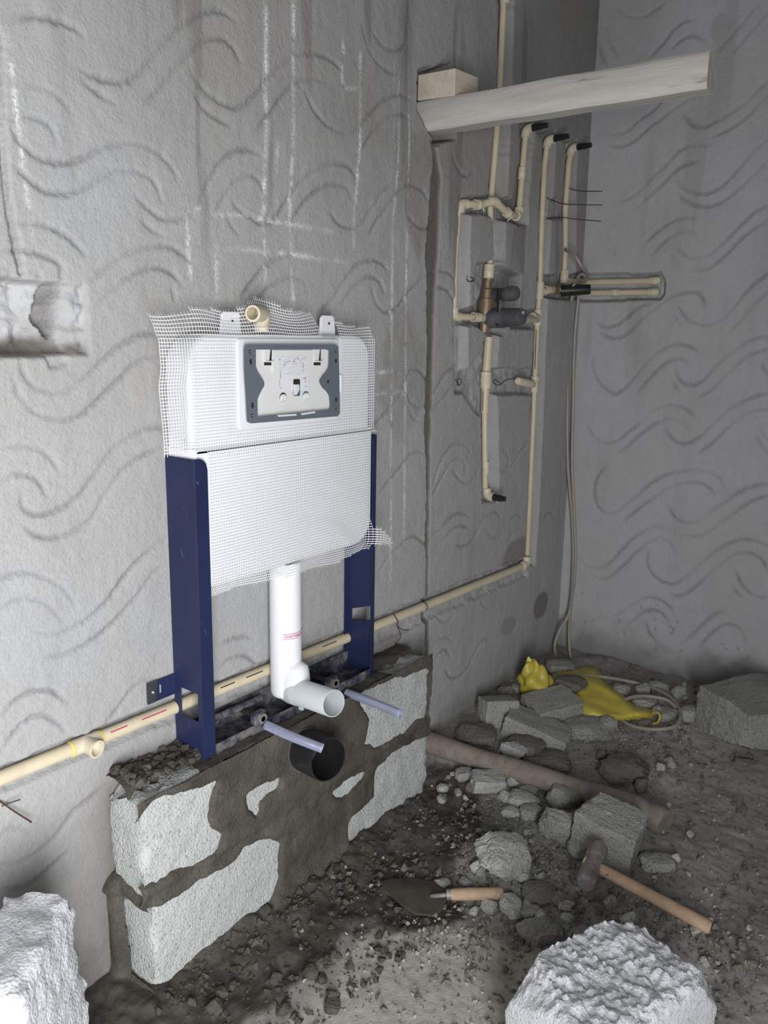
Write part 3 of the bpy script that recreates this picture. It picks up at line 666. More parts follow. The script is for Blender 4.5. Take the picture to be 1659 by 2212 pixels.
# ------------------------------------------------------------------ rough bodies: blocks and stones
def cubegrid(nx, ny, nz):
    idx = {}; V = []; Fc = []
    def vid(i, j, k):
        if (i, j, k) not in idx:
            idx[(i, j, k)] = len(V); V.append((2 * i / nx - 1, 2 * j / ny - 1, 2 * k / nz - 1))
        return idx[(i, j, k)]
    for a in range(nx):
        for b in range(ny):
            Fc.append((vid(a, b, 0), vid(a, b + 1, 0), vid(a + 1, b + 1, 0), vid(a + 1, b, 0)))
            Fc.append((vid(a, b, nz), vid(a + 1, b, nz), vid(a + 1, b + 1, nz), vid(a, b + 1, nz)))
    for a in range(nx):
        for c in range(nz):
            Fc.append((vid(a, 0, c), vid(a + 1, 0, c), vid(a + 1, 0, c + 1), vid(a, 0, c + 1)))
            Fc.append((vid(a, ny, c), vid(a, ny, c + 1), vid(a + 1, ny, c + 1), vid(a + 1, ny, c)))
    for b in range(ny):
        for c in range(nz):
            Fc.append((vid(0, b, c), vid(0, b, c + 1), vid(0, b + 1, c + 1), vid(0, b + 1, c)))
            Fc.append((vid(nx, b, c), vid(nx, b + 1, c), vid(nx, b + 1, c + 1), vid(nx, b, c + 1)))
    return np.array(V, float), Fc
def rot(yaw=0, pitch=0, roll_=0):
    cy, sy = math.cos(yaw), math.sin(yaw); cp, sp = math.cos(pitch), math.sin(pitch); cr, sr = math.cos(roll_), math.sin(roll_)
    return np.array([[cy, -sy, 0], [sy, cy, 0], [0, 0, 1]]) @ np.array([[cp, 0, sp], [0, 1, 0], [-sp, 0, cp]]) @ np.array([[1, 0, 0], [0, cr, -sr], [0, sr, cr]])
def rock(dim, seed, n=7, boxy=0.5, cuts=7, rough=0.05, lo=0.62, hi=0.95):
    # a broken lump: blend of box and ball, random fracture planes, rough skin; dim = full size
    V, Fc = cubegrid(n, n, n)
    S_ = V / np.linalg.norm(V, axis=1, keepdims=True)
    P = V * boxy + S_ * (1 - boxy) * 1.05
    r = np.random.RandomState(seed)
    for k in range(cuts):
        d = r.normal(size=3); d /= np.linalg.norm(d)
        h = lo + (hi - lo) * r.rand()
        h *= (abs(d).sum() * boxy + (1 - boxy))
        t = P @ d - h
        P = P - np.where(t > 0, t, 0)[:, None] * d
    P = P + S_ * (rough * sins(P, seed + 1, 0.9, 8) + rough * 0.5 * sins(P, seed + 2, 2.2, 8))[:, None]
    if n > 6: P = P + S_ * (rough * 0.55 * sins(P, seed + 4, 4.5, 12) + rough * 0.35 * sins(P, seed + 6, 8.0, 12))[:, None]
    return P * np.array(dim) / 2, Fc
def blockmesh(lo, hi, seed, res=0.011, rough=0.0012, edge=0.006, chip=0.0):
    lo = np.array(lo); hi = np.array(hi); d = hi - lo
    nx, ny, nz = [max(2, int(v / res)) for v in d]
    V, Fc = cubegrid(nx, ny, nz)
    P = (V + 1) / 2 * d + lo
    c = (lo + hi) / 2; q = np.abs(P - c) - (d / 2 - edge)
    # worn edges: pull corners in
    on = np.sort(np.clip(q, 0, edge), axis=1)
    pull = on[:, 1] / edge
    Nn = np.sign(P - c) * (q > 0)
    P = P - Nn * (pull * edge * (0.30 + 0.35 * sins(P, seed, 9, 6)))[:, None]
    P = P + Nn * (rough * sins(P, seed + 3, 24, 10) + rough * 0.8 * sins(P, seed + 5, 55, 8))[:, None]
    if chip:
        top = sstep(hi[2] - 0.035, hi[2], P[:, 2])
        P[:, 2] -= top * chip * np.clip(0.6 + 0.7 * sins(P, seed + 9, 7, 8) + 0.5 * sins(P, seed + 8, 22, 8), 0, 2.2)
    return P, Fc

# ------------------------------------------------------------------ block plinth under the cistern frame
YF = -0.105; PX0, PX1 = 0.792, 1.694; ZT = 0.412
pl = thing('block_plinth', 'low plinth of two concrete block courses bedded in dark mortar under the cistern frame', 'plinth', ((PX0 + PX1) / 2, YF / 2, 0))
for k, (x0, x1, z0, z1, chip) in enumerate([(PX0, 0.985, 0.215, ZT, 0.014), (1.010, 1.345, 0.215, ZT - 0.004, 0.004), (1.368, PX1, 0.218, ZT - 0.004, 0.006),
                                   (PX0 + 0.012, 1.185, -0.01, 0.196, 0), (1.212, PX1 + 0.006, -0.01, 0.198, 0)]):
    obj('concrete_block', blockmesh((x0, YF, z0), (x1, -0.004, z1), 20 + k, chip=chip), MAT['block_pale'], pl, smooth=True, angle=50)
core = MB().box((PX0 + 0.02, YF + 0.012, 0), (PX1 - 0.02, -0.003, ZT - 0.02))
c6 = lambda pts: [(x / 1.765, 1560 + y / 1.765) for x, y in pts]
c2p = lambda pts: [(280 + x / 2.5136, 1200 + y / 2.5136) for x, y in pts]
bare = [c6([(510,390),(545,330),(600,285),(640,290),(720,262),(830,222),(800,270),(790,380),(840,430),(825,490),(740,540),(620,590),(535,640),(500,640)]),
        c6([(520,715),(555,712),(650,680),(730,620),(850,560),(930,480),(1030,440),(1060,470),(1060,600),(1020,690),(880,790),(740,900),(600,1020),(555,1050),(500,1060)]),
        c6([(1640,50),(1640,280),(1500,350),(1400,430),(1350,470),(1325,450),(1330,370),(1420,290),(1430,180),(1500,110),(1600,65)]),
        c2p([(1620,610),(1620,870),(1560,880),(1480,960),(1330,1040),(1270,1010),(1300,880),(1240,800),(1240,750),(1300,715),(1450,670)]),
        c6([(1255,270),(1330,215),(1395,178),(1380,215),(1300,290)]), c6([(1160,585),(1195,575),(1190,605),(1162,612)]), c6([(940,260),(1060,215),(1060,245),(990,300),(975,360),(945,330)])]
gx = np.arange(PX0 - 0.012, PX1 + 0.012, 0.005); gz = np.arange(-0.005, ZT + 0.004, 0.005)
GX, GZ = np.meshgrid(gx, gz, indexing='ij')
wx = GX + 0.018 * fbm(GX, GZ, 22, 4, 3); wz = GZ + 0.018 * fbm(GX, GZ, 22, 4, 4)
b = np.zeros(GX.shape)
for P in bare: b = np.maximum(b, inpoly(wx, wz, [tuple(onY(x, y, YF)[[0, 2]]) for x, y in P]).astype(float))
b = blur(b, 2)
th = 0.0085 - 0.018 * b + 0.007 * fbm(GX, GZ, 14, 4, 8) + 0.004 * fbm(GX, GZ, 60, 3, 9) - 0.006 * np.exp(-((GZ - 0.207) / 0.010) ** 2) * sstep(0.0, 0.12, fbm(GX, GZ, 9, 3, 2) + 0.1)
th += 0.016 * sstep(0.05, 0.0, GZ) * (1 - b)
def skin(P3, T, keepv):
    nu_, nv_ = T.shape; q = gridfaces(nu_, nv_); k = keepv.ravel()
    q = q[k[q].any(axis=1)]
    used = np.unique(q); remap = -np.ones(nu_ * nv_, int); remap[used] = np.arange(len(used))
    return P3.reshape(-1, 3)[used], [tuple(f) for f in remap[q]]
obj('mortar', skin(np.stack([GX, YF - th, GZ], -1), th, th > -0.0005), MAT['mortar'], pl, smooth=True, label='dark damp mortar smeared over the front of the blocks')
# mortar in the end joint, over the top bed
gy = np.arange(YF - 0.012, -0.001, 0.005); gz2 = np.arange(0.0, ZT, 0.005)
GY, GZ2 = np.meshgrid(gy, gz2, indexing='ij')
jt = 0.012 * np.exp(-((GZ2 - 0.206 + 0.018 * fbm(GY, GZ2, 20, 3, 5)) / 0.018) ** 4) - 0.004 + 0.004 * fbm(GY, GZ2, 40, 3, 6)
jt += 0.020 * sstep(-0.045, -0.012, GY + 0.015 * fbm(GY, GZ2, 18, 3, 8)) * sstep(0.23, 0.19, GZ2) + 0.012 * sstep(0.03, 0.0, GZ2)
obj('joint_mortar', skin(np.stack([PX0 - jt + 0.002, GY, GZ2], -1), jt, jt > 0.0005), MAT['mortar'], pl, smooth=True)
GX4, GY4 = np.meshgrid(np.arange(PX0, PX1 + 0.004, 0.005), np.arange(YF - 0.006, 0.0, 0.005), indexing='ij')
bt = 0.008 + 0.012 * fbm(GX4, GY4, 16, 4, 3) + 0.008 * fbm(GX4, GY4, 50, 3, 7)
bt += 0.016 * sstep(0.95, 0.86, GX4) * sstep(-0.10, -0.05, GY4) * (0.8 + fbm(GX4, GY4, 26, 3, 2))
bt -= 0.05 * sstep(-0.045, -0.085, GY4 + 0.045 * fbm(GX4, GY4, 16, 3, 4)) * sstep(0.95, 0.86, GX4)
bt -= 0.040 * sstep(1.50, 1.56, GX4 + 0.05 * fbm(GX4, GY4, 16, 3, 5)) * sstep(-0.04, -0.07, GY4 + 0.03 * fbm(GX4, GY4, 20, 3, 9))
bt = np.minimum(bt, 0.028)
obj('bed_mortar', skin(np.stack([GX4, GY4, ZT - 0.004 + bt], -1), bt, bt > -0.001), MAT['mortar'], pl, smooth=True)
obj('core', core, MAT['mortar'], pl)
mb = MB(); rr = random.Random(4)
for k in range(420):
    x = PX0 + 0.01 + 0.17 * rr.random() ** 1.2; y = -0.085 + 0.08 * rr.random(); s_ = 0.0025 + 0.007 * rr.random() ** 3
    Vr, Fr = rock((s_ * 2, s_ * 2, s_ * 1.6), k, 2, 0.4, 3)
    mb.add(Vr @ rot(rr.random() * 6, rr.random()).T + np.array([x, y, ZT + 0.012 + s_ * 0.5 + 0.018 * rr.random() * sstep(0.9, 0.8, x)]), Fr)
obj('mortar_crumbs', mb, MAT['mortar'], pl, kind='stuff')

# black soil pipe end bedded in the plinth
wp = thing('waste_pipe', 'black plastic soil pipe socket sticking out of the mortar below the flush pipe', 'pipe', (1.20, -0.14, 0.36))
o = onY(650, 1614, -0.10); e = onY(709, 1641, -0.195)
dirn = e - o; Lw = np.linalg.norm(dirn)
obj('pipe_body', MB().lathe(o - dirn / Lw * 0.06, dirn, [(0, 0.040), (0.04, 0.040), (0.062, 0.041), (0.066, 0.047), (Lw + 0.058, 0.047), (Lw + 0.06, 0.046), (Lw + 0.06, 0.0435), (0.05, 0.0425), (0.045, 0.0001)], 40), MAT['black_plastic'], wp, smooth=True, angle=40)
obj('rim_ring', MB().lathe(o, dirn, [(0.012, 0.0465), (0.012, 0.0495), (0.022, 0.0495), (0.022, 0.0465)], 40), MAT['dusty_black'], wp, smooth=True, angle=40)
# ------------------------------------------------------------------ concealed cistern: frame, tank, access panel, flush pipe
FX0, FX1, FZ0, FZ1 = 0.954, 1.486, 0.417, 1.010
FYB, FYF = -0.003, -0.086
cf = thing('concealed_cistern', 'white concealed toilet cistern in a navy blue steel frame standing on the block plinth', 'cistern', ((FX0 + FX1) / 2, -0.05, FZ0))
T_ = 0.0022
def plate_hole(mb, ax, at, th, outer, hole):
    # flat plate in the plane (axis ax = at) with one polygonal hole; outer = (a0,b0,a1,b1), hole = 4 points ccw from lower-left, (a,b)
    a0, b0, a1, b1 = outer
    O = [(a0, b0), (a1, b0), (a1, b1), (a0, b1)]; Hh = hole
    def P(a, b, d): return (at + d, a, b) if ax == 0 else (a, at + d, b)
    V = [P(*p, 0) for p in O] + [P(*p, 0) for p in Hh] + [P(*p, th) for p in O] + [P(*p, th) for p in Hh]
    Fc = []
    for i in range(4):
        j = (i + 1) % 4
        Fc += [(i, j, 4 + j, 4 + i), (8 + i, 12 + i, 12 + j, 8 + j), (i, 8 + i, 8 + j, j), (4 + i, 4 + j, 12 + j, 12 + i)]
    mb.add(V, Fc)
hz = [onX(390, 1490, FX0)[2], onX(392, 1530, FX0)[2], onX(438, 1490, FX0)[2], onX(437, 1538, FX0)[2]]
mb = MB()
plate_hole(mb, 0, FX0, T_, (FYF, FZ0, FYB, FZ1), [(FYF + 0.012, 0.495), (FYB - 0.020, 0.495), (FYB - 0.020, 0.553), (FYF + 0.012, 0.553)])
fw = 0.031
mb.prism([(FX0, FYF, FZ0), (FX0 + fw, FYF, FZ0), (FX0 + fw, FYF, FZ1 - 0.022), (FX0 + fw - 0.003, FYF, FZ1 - 0.010), (FX0 + fw - 0.010, FYF, FZ1 - 0.003), (FX0 + fw - 0.018, FYF, FZ1), (FX0, FYF, FZ1)], (0, T_, 0))
obj('side_rail', mb, MAT['blue_paint'], cf, bevel=0.0012)
mb = MB()
plate_hole(mb, 0, FX1 - T_, T_, (FYF, FZ0, FYB, FZ1), [(FYF + 0.008, 0.560), (FYB - 0.014, 0.545), (FYB - 0.014, 0.575), (FYF + 0.008, 0.595)])
mb.prism([(FX1, FYF, FZ0), (FX1 - 0.014, FYF, FZ0), (FX1 - 0.014, FYF, FZ1 - 0.010), (FX1 - 0.010, FYF, FZ1 - 0.003), (FX1 - 0.004, FYF, FZ1), (FX1, FYF, FZ1)], (0, T_, 0))
mb.box((FX1 - 0.016, FYB - T_, FZ0), (FX1, FYB, FZ1))
obj('side_rail', mb, MAT['blue_paint'], cf, bevel=0.0012)
# lower cross member: shallow tray with front lip, rods and clamp
mb = MB(); mb.box((FX0, FYF, FZ0), (FX1, FYB, FZ0 + 0.003)); mb.box((FX0 + fw, FYF + 0.0004, FZ0), (FX1 - 0.015, FYF + 0.0025, FZ0 + 0.022)); mb.box((FX0 + 0.002, FYB - 0.003, FZ0), (FX1 - 0.002, FYB, FZ0 + 0.045))
obj('cross_member', mb, MAT['dirty_blue'], cf, bevel=0.001)
for x in (1.105, 1.335):
    obj('clamp_bracket', MB().box((x - 0.016, FYF - 0.002, FZ0 + 0.020), (x + 0.016, FYF + 0.014, FZ0 + 0.046)), MAT['dirty_blue'], cf, bevel=0.003)
    obj('rod', MB().tube([(x, FYB - 0.004, FZ0 + 0.034), (x, FYF - 0.010, FZ0 + 0.034)], 0.006, 10), MAT['hole_dark'], cf, smooth=True, angle=40)
    obj('nut', MB().tube([(x, FYF - 0.001, FZ0 + 0.034), (x, FYF - 0.010, FZ0 + 0.034)], 0.0115, 6), MAT['hammer_iron'], cf)
obj('strut', MB().tube([(0.975, -0.022, FZ0 + 0.040), (1.16, -0.030, FZ0 + 0.040)], 0.008, 10), MAT['dirty_blue'], cf, smooth=True, angle=40)
# clear plastic bolt sleeves
def sleeve(a, m, e):
    pts = catmull([a, m, e], 6); mb = MB(); mb.tube(pts, 0.0098, 16, caps=False); n0 = len(mb.v)
    mb.tube([p for p in pts[::-1]], 0.0078, 16, caps=False)
    k = len(pts)
    mb.f += [((k - 1) * 16 + i, (k - 1) * 16 + (i + 1) % 16, n0 + (15 - i - 0) % 16, n0 + (15 - i + 1 - 0) % 16) for i in range(0)]
    obj('bolt_sleeve', mb, MAT['sleeve_clear'], cf, smooth=True, label='clear bluish plastic sleeve over the mounting bolt')
sleeve(onY(574, 1566, -0.098), onY(632, 1592, -0.16), onY(697, 1617, -0.215))
sleeve(onY(748, 1496, -0.098), onY(805, 1517, -0.17), onY(866, 1542, -0.245))
# wall bracket
bq = [onY(x, y, -0.006) for x, y in [(318,1492),(322,1530),(384,1506),(381,1466)]]
bx0, bx1 = bq[0][0], FX0
mb = MB(); zb0, zb1 = 0.535, 0.577
plate_hole(mb, 1, -0.006, 0.0025, (bx0, zb0, bx1, zb1), [(bx0 + 0.028, 0.546), (bx0 + 0.034, 0.546), (bx0 + 0.034, 0.566), (bx0 + 0.028, 0.566)])
mb.prism([(bx1, -0.006, zb0), (bx1, -0.006, zb1), (bx1 + 0.001, -0.020, zb1), (bx1 + 0.001, -0.020, zb0)], (0.0025, 0, 0))
br = obj('wall_bracket', mb, MAT['blue_paint'], cf)
obj('screw_head', MB().lathe((bx0 + 0.014, -0.005, 0.556), (0, -1, 0), [(0, 0.0045), (0.003, 0.004), (0.0042, 0.0001)], 12), MAT['screw_steel'], br, smooth=True)
obj('bare_tip', MB().prism([(bx0 - 0.001, -0.0065, zb0 - 0.0005), (bx0 + 0.017, -0.0065, zb0 - 0.0005), (bx0 + 0.022, -0.0065, 0.553), (bx0 + 0.024, -0.0065, zb1 + 0.0005), (bx0 - 0.001, -0.0065, zb1 + 0.0005)], (0, 0.0006, 0)), MAT['screw_steel'], br, label='bare galvanised end of the bracket')
# tank: rounded shell, the lower half slightly proud of the upper
TX0, TX1 = FX0 + 0.006, FX1 - 0.004
TZ0, TZ1, TFOLD = 0.757, 1.232, 1.028
def rrect(x0, z0, x1, z1, r, n=6):
    P = []
    for (cx, cz, a0, rr_) in ((x1 - r[1], z0 + r[1], -90, r[1]), (x1 - r[2], z1 - r[2], 0, r[2]), (x0 + r[3], z1 - r[3], 90, r[3]), (x0 + r[0], z0 + r[0], 180, r[0])):
        for k in range(n + 1):
            a = math.radians(a0 + 90 * k / n); P.append((cx + rr_ * math.cos(a), cz + rr_ * math.sin(a)))
    return P
def shell(mb, outline, yb, yf, inset, steps=5):
    # outline in (x, z); front edge rounded over by inset
    n = len(outline); c = np.mean(outline, axis=0); V = []
    rings = [(yb, 0.0)] + [(yf + inset * (1 - math.sin(math.radians(90 * k / steps))), inset * (1 - math.cos(math.radians(90 * k / steps)))) for k in range(steps + 1)]
    O = np.array(outline)
    E1 = np.roll(O, -1, 0) - O; E0 = O - np.roll(O, 1, 0)
    tn = E1 / (np.linalg.norm(E1, axis=1, keepdims=True) + 1e-9) + E0 / (np.linalg.norm(E0, axis=1, keepdims=True) + 1e-9)
    nn = np.stack([-tn[:, 1], tn[:, 0]], -1); nn /= np.linalg.norm(nn, axis=1, keepdims=True) + 1e-9
    for y, d in rings:
        for p, q in zip(O, nn): V.append((p[0] + q[0] * d, y, p[1] + q[1] * d))
    m = len(rings)
    Fc = [(i * n + k, i * n + (k + 1) % n, (i + 1) * n + (k + 1) % n, (i + 1) * n + k) for i in range(m - 1) for k in range(n)]
    Fc.append(tuple((m - 1) * n + k for k in range(n))); Fc.append(tuple(range(n - 1, -1, -1)))
    mb.add(V, Fc)
YU, YL = -0.070, -0.078
mb = MB()
shell(mb, rrect(TX0 + 0.002, TFOLD - 0.02, TX1 - 0.002, TZ1, (0.004, 0.004, 0.05, 0.06)), -0.006, YU, 0.012)
shell(mb, rrect(TX0, TZ0, TX1, TFOLD, (0.012, 0.06, 0.006, 0.006)), -0.006, YL, 0.010)
tank = obj('tank', mb, MAT['tank_plastic'], cf, smooth=True, angle=35, label='white plastic cistern tank')
# raised frame around the access opening, moulded rib beside it, lifting lugs
pxz = lambda x, y, yy=-0.084: onY(x, y, yy)
A_, B_, C_, D_ = pxz(527, 744), pxz(728.5, 745), pxz(733, 896.7), pxz(533, 914.6)
ax0, ax1 = (A_[0] + D_[0]) / 2, (B_[0] + C_[0]) / 2; az0, az1 = (C_[2] + D_[2]) / 2, (A_[2] + B_[2]) / 2
mb = MB(); shell(mb, rrect(ax0 - 0.012, az0 - 0.012, ax1 + 0.012, min(az1 + 0.012, TZ1 - 0.004), (0.01,) * 4), YU + 0.004, YU - 0.006, 0.004)
obj('opening_collar', mb, MAT['tank_plastic'], tank, smooth=True, angle=35)
mb = MB(); shell(mb, rrect(ax1 + 0.016, az0 + 0.045, ax1 + 0.026, az0 + 0.085, (0.003,) * 4, 3), YU + 0.002, YU - 0.006, 0.003); obj('moulded_rib', mb, MAT['tank_plastic'], tank, smooth=True, angle=35)
for (lx0, lx1) in ((474, 518), (690, 722)):
    p, q = onY(lx0, 690, -0.045)[0], onY(lx1, 690, -0.045)[0]; w_ = q - p
    mb = MB(); mb.prism([(p - 0.002, -0.048, TZ1 - 0.02), (q + 0.004, -0.048, TZ1 - 0.02), (q, -0.046, TZ1 + 0.036), (q - 0.006, -0.046, TZ1 + 0.041), (p + 0.012, -0.046, TZ1 + 0.041), (p + 0.006, -0.046, TZ1 + 0.036)], (0, 0.007, 0))
    lug = obj('mounting_lug', mb, MAT['tank_plastic'], tank, bevel=0.002)
    obj('hook_hole', MB().lathe(((p + q) / 2 + 0.004, -0.0470, TZ1 + 0.024), (0, -1, 0), [(0, 0.0028), (0.0015, 0.0024), (0.0015, 0.0001)], 10), MAT['hole_dark'], lug)
# access panel
PY = -0.088
cp = lambda x, y, yy: onY(480 + x / 4.88, 640 + y / 4.88, yy)
ap = thing_part = obj('access_panel', MB().prism([cp(x, y, -0.082) for x, y in [(350,555),(1130,552),(1145,1200),(372,1278)]], (0, 0.006, 0)), MAT['panel_white'], cf, label='white inner plate of the flush access panel')
inner = [(355,562),(1125,560),(1122,740),(1105,790),(1060,840),(1022,900),(1050,960),(1105,1010),(1130,1060),(1140,1195),(375,1272),(372,1085),(405,1010),(443,945),(445,910),(420,865),(375,800),(355,740)]
outer = [(245,508),(1205,512),(1225,530),(1232,760),(1236,900),(1240,1110),(1242,1240),(1225,1264),(290,1342),(262,1325),(250,1085),(245,1000),(240,940),(236,880),(230,760),(228,530)]
def ringmesh(mb, O, I, y0, y1):
    n = len(I); m = len(O)
    # triangulated by matching on angle about the centre
    cc = np.mean(I, axis=0)
    def dense(P, k=96):
        P = np.array(P, float); Q = np.roll(P, -1, 0); out = []
        ang = np.linspace(-math.pi, math.pi, k, endpoint=False)
        for a in ang:
            d = np.array([math.cos(a), math.sin(a)]); best = None
            for p, q in zip(P, Q):
                e = q - p; M = np.array([[d[0], -e[0]], [d[1], -e[1]]])
                if abs(np.linalg.det(M)) < 1e-9: continue
                t, s = np.linalg.solve(M, p - cc)
                if t > 0 and -1e-6 <= s <= 1 + 1e-6: best = t if best is None else max(best, t)
            out.append(cc + d * best)
        return out
    O2, I2 = dense(O), dense(I); k = len(O2)
    V = [cp(*p, y1) for p in O2] + [cp(*p, y1) for p in I2] + [cp(*p, y0) for p in O2] + [cp(*p, y0) for p in I2]
    Fc = []
    for i in range(k):
        j = (i + 1) % k
        Fc += [(i, j, k + j, k + i), (i, 2 * k + i, 2 * k + j, j), (k + i, k + j, 3 * k + j, 3 * k + i)]
    mb.add(V, Fc)
mb = MB(); ringmesh(mb, outer, inner, -0.074, -0.0915)
pf = obj('panel_frame', mb, MAT['panel_grey'], cf, smooth=True, angle=30, label='slate grey frame of the flush access panel')
sc = 4.88
for (x, y) in [(292,585),(1193,583),(315,1260),(1198,1190)]:
    c = cp(x, y, -0.0915); obj('screw', MB().lathe(c + np.array([0, 0.001, 0]), (0, -1, 0), [(0, 0.0046), (0.0016, 0.0040), (0.002, 0.0012), (0.0012, 0.0001)], 14), MAT['screw_steel'], pf, smooth=True, angle=40)
for (x, y, h) in [(300,690,28),(318,1150,30),(1198,680,22),(1200,1090,26),(1115,900,18)]:
    c = cp(x, y, -0.0917); w_, h_ = 0.0032, h * 0.00020
    obj('keyhole_slot', MB().prism([(c[0] + w_ * math.cos(a), c[1], c[2] + h_ * math.sin(a)) for a in np.linspace(0, 6.283, 12, endpoint=False)], (0, -0.0004, 0)), MAT['hole_dark'], pf)
def pbox(name, pts, y0, d, mat, par, **kw): return obj(name, MB().prism([cp(x, y, y0) for x, y in pts], (0, d, 0)), MAT[mat], par, **kw)
for (x0, x1) in ((437, 525), (958, 1042)):
    pbox('hook_slot', [(x0 + 4, 560), (x1 - 4, 560), (x1 - 6, 728), (x0 + 4, 728)], -0.0822, -0.0004, 'hole_dark', ap)
    pbox('hook', [(x0 - 2, 555), (x0 + 58, 555), (x0 + 42, 690), (x0 - 2, 690)], -0.0826, -0.004, 'panel_white', ap)
    pbox('hook_tip', [(x0 + 2, 680), (x1 - 2, 680), (x1 - 2, 694), (x0 + 2, 694)], -0.083, -0.006, 'panel_white', ap)
pbox('raised_plate', [(522, 566), (950, 566), (958, 760), (1000, 760), (1000, 640), (956, 640)][0:3] + [(956, 800), (524, 800), (515, 700)], -0.082, -0.0028, 'panel_white', ap, bevel=0.0008)
sl = [(750 + 8, 872), (812, 872), (820, 884), (820, 1038), (812, 1050), (758, 1050), (749, 1038), (749, 884)]
pbox('latch_slot', sl, -0.0851, -0.0003, 'hole_dark', ap)
pbox('latch', [(752, 930), (785, 930), (798, 975), (792, 1005), (762, 1040), (752, 1040)], -0.0855, -0.003, 'panel_white', ap)
pbox('latch', [(790, 925), (804, 935), (806, 985), (776, 1042), (766, 1042), (798, 1000), (802, 975)], -0.0855, -0.0024, 'panel_white', ap)
pbox('latch_back', [(806, 930), (818, 930), (818, 1040), (790, 1044)], -0.0855, -0.0006, 'blue_plastic', ap)
for (x, y, mm) in ((640, 1065, 'hole_dark'), (880, 1050, 'blue_plastic')):
    c = cp(x, y, -0.0824); r_ = 0.0094
    obj('button_recess', MB().lathe(c, (0, -1, 0), [(0, r_), (0.0008, r_), (0.0008, 0.0001)], 20), MAT[mm], ap)
    obj('button', MB().lathe(c + np.array([-0.0012, 0, -0.001]), (0, -1, 0), [(0, r_ * 0.84), (0.0040, r_ * 0.80), (0.0046, r_ * 0.55), (0.0034, r_ * 0.5), (0.0034, 0.0001)], 20), MAT['panel_white'], ap, smooth=True, angle=40)
for pts in ([(575, 1250), (770, 1236), (772, 1256), (590, 1270)], [(820, 1232), (965, 1210), (972, 1228), (835, 1250)]):
    pbox('clip', pts, -0.0905, -0.004, 'panel_white', pf, bevel=0.0008)
# installation sticker: printed diagram of tiles, red and black marks
lab = pbox('sticker', [(552, 632), (905, 628), (905, 985), (552, 1000)], -0.0849, -0.0002, 'label_white', ap, label='white sticker printed with an installation diagram')
def ink(name, lines, mat, w=0.0005):
    mb = MB()
    for a, b_ in lines:
        p, q = cp(*a, -0.0852), cp(*b_, -0.0852); d = q - p; L = np.linalg.norm(d)
        if L < 1e-6: continue
        nrm = np.array([-d[2], 0, d[0]]) / L * w
        mb.add([p - nrm, q - nrm, q + nrm, p + nrm], [(0, 1, 2, 3)])
    obj(name, mb, MAT[mat], lab, kind='stuff')
cz = lambda x, y: ((560 + x / 11.85 - 480) * 4.88, (740 + y / 11.85 - 640) * 4.88)
def czl(L): return [(cz(*a), cz(*b_)) for a, b_ in L]
ink('print_grid', czl([((410,375),(1220,360)),((410,375),(415,700)),((415,700),(655,695)),((1225,360),(1225,785)),((600,800),(1225,788)),
   ((600,460),(820,400)),((820,390),(1010,360)),((590,580),(600,800)),((660,640),(660,790)),((735,600),(740,790)),((815,560),(815,780)),((895,560),(895,780)),((970,520),(975,780)),((1025,400),(1025,790)),((1180,540),(1180,785)),((1100,560),(1100,780)),
   ((750,665),(1015,575)),((700,800),(1015,690)),((1030,610),(1220,565)),((1040,740),(1220,685)),((655,385),(660,450)),((735,378),(738,430)),((810,375),(812,420))]), 'ink_grey', 0.00026)
ink('print_marks', czl([((620,510),(800,465)),((625,590),(720,525)),((640,560),(690,585)),((620,520),(622,590)),((620,630),(660,630)),((760,480),(800,475)),((730,500),(760,530)),
   ((860,440),(1000,400)),((1000,400),(1015,450)),((985,400),(1005,440)),((865,480),(930,460)),((870,510),(930,480)),((860,440),(865,620)),((890,550),(970,530)),((1060,440),(1190,385)),((1060,440),(1058,545)),((1190,385),(1190,470)),
   ((500,430),(550,450)),((545,400),(505,450)),((510,480),(545,490)),((505,545),(560,545)),((520,640),(560,665)),((530,720),(545,900)),((540,720),(558,900)),((520,900),(560,920)),((520,1150),(565,1150)),((525,1170),(560,1175)),((1160,1110),(1200,1145)),((1200,1100),(1210,1145)),((1150,1000),(1210,1010)),((1185,980),(1185,1020)),((990,830),(1025,825)),((1090,890),(1110,940)),((1100,700),(1145,720)),((1100,770),(1110,740))]), 'ink', 0.00034)
ink('print_red', czl([((1115,490),(1130,640)),((1125,500),(1140,640)),((1110,600),(1140,700)),((510,960),(545,985)),((510,1000),(545,1030)),((515,960),(520,1100)),((500,1070),(545,1100)),((1120,900),(1200,885)),((1130,920),(1205,905)),((1135,940),(1205,935)),((1150,890),(1160,945)),((1180,880),(1190,950))]), 'ink_red', 0.00036)
# inlet elbow on top
e0 = onY(565, 716, -0.050); e1 = onY(563, 690, -0.050)
pth = [e0, e1 + np.array([0, 0, -0.004])] + [e1 + np.array([0, -0.014 * math.sin(a), 0.014 * (1 - math.cos(a)) - 0.004]) for a in np.linspace(0.3, 1.57, 6)]
pth = [np.array([p[0] - max(0, k - 1) * 0.0018, p[1], p[2]]) for k, p in enumerate(pth)]
mb = MB(); mb.tube(pth, 0.0152, 20)
d_ = np.array([-0.93, -0.36, 0.0]); d_ /= np.linalg.norm(d_)
mb.lathe(pth[-1] - d_ * 0.008, d_, [(0, 0.0145), (0.004, 0.0158), (0.048, 0.0158), (0.049, 0.0148), (0.049, 0.0118), (0.010, 0.0112), (0.008, 0.0001)], 24)
obj('inlet_elbow', mb, MAT['cpvc_fitting'], cf, smooth=True, angle=40, label='cream plastic elbow on the cistern inlet')
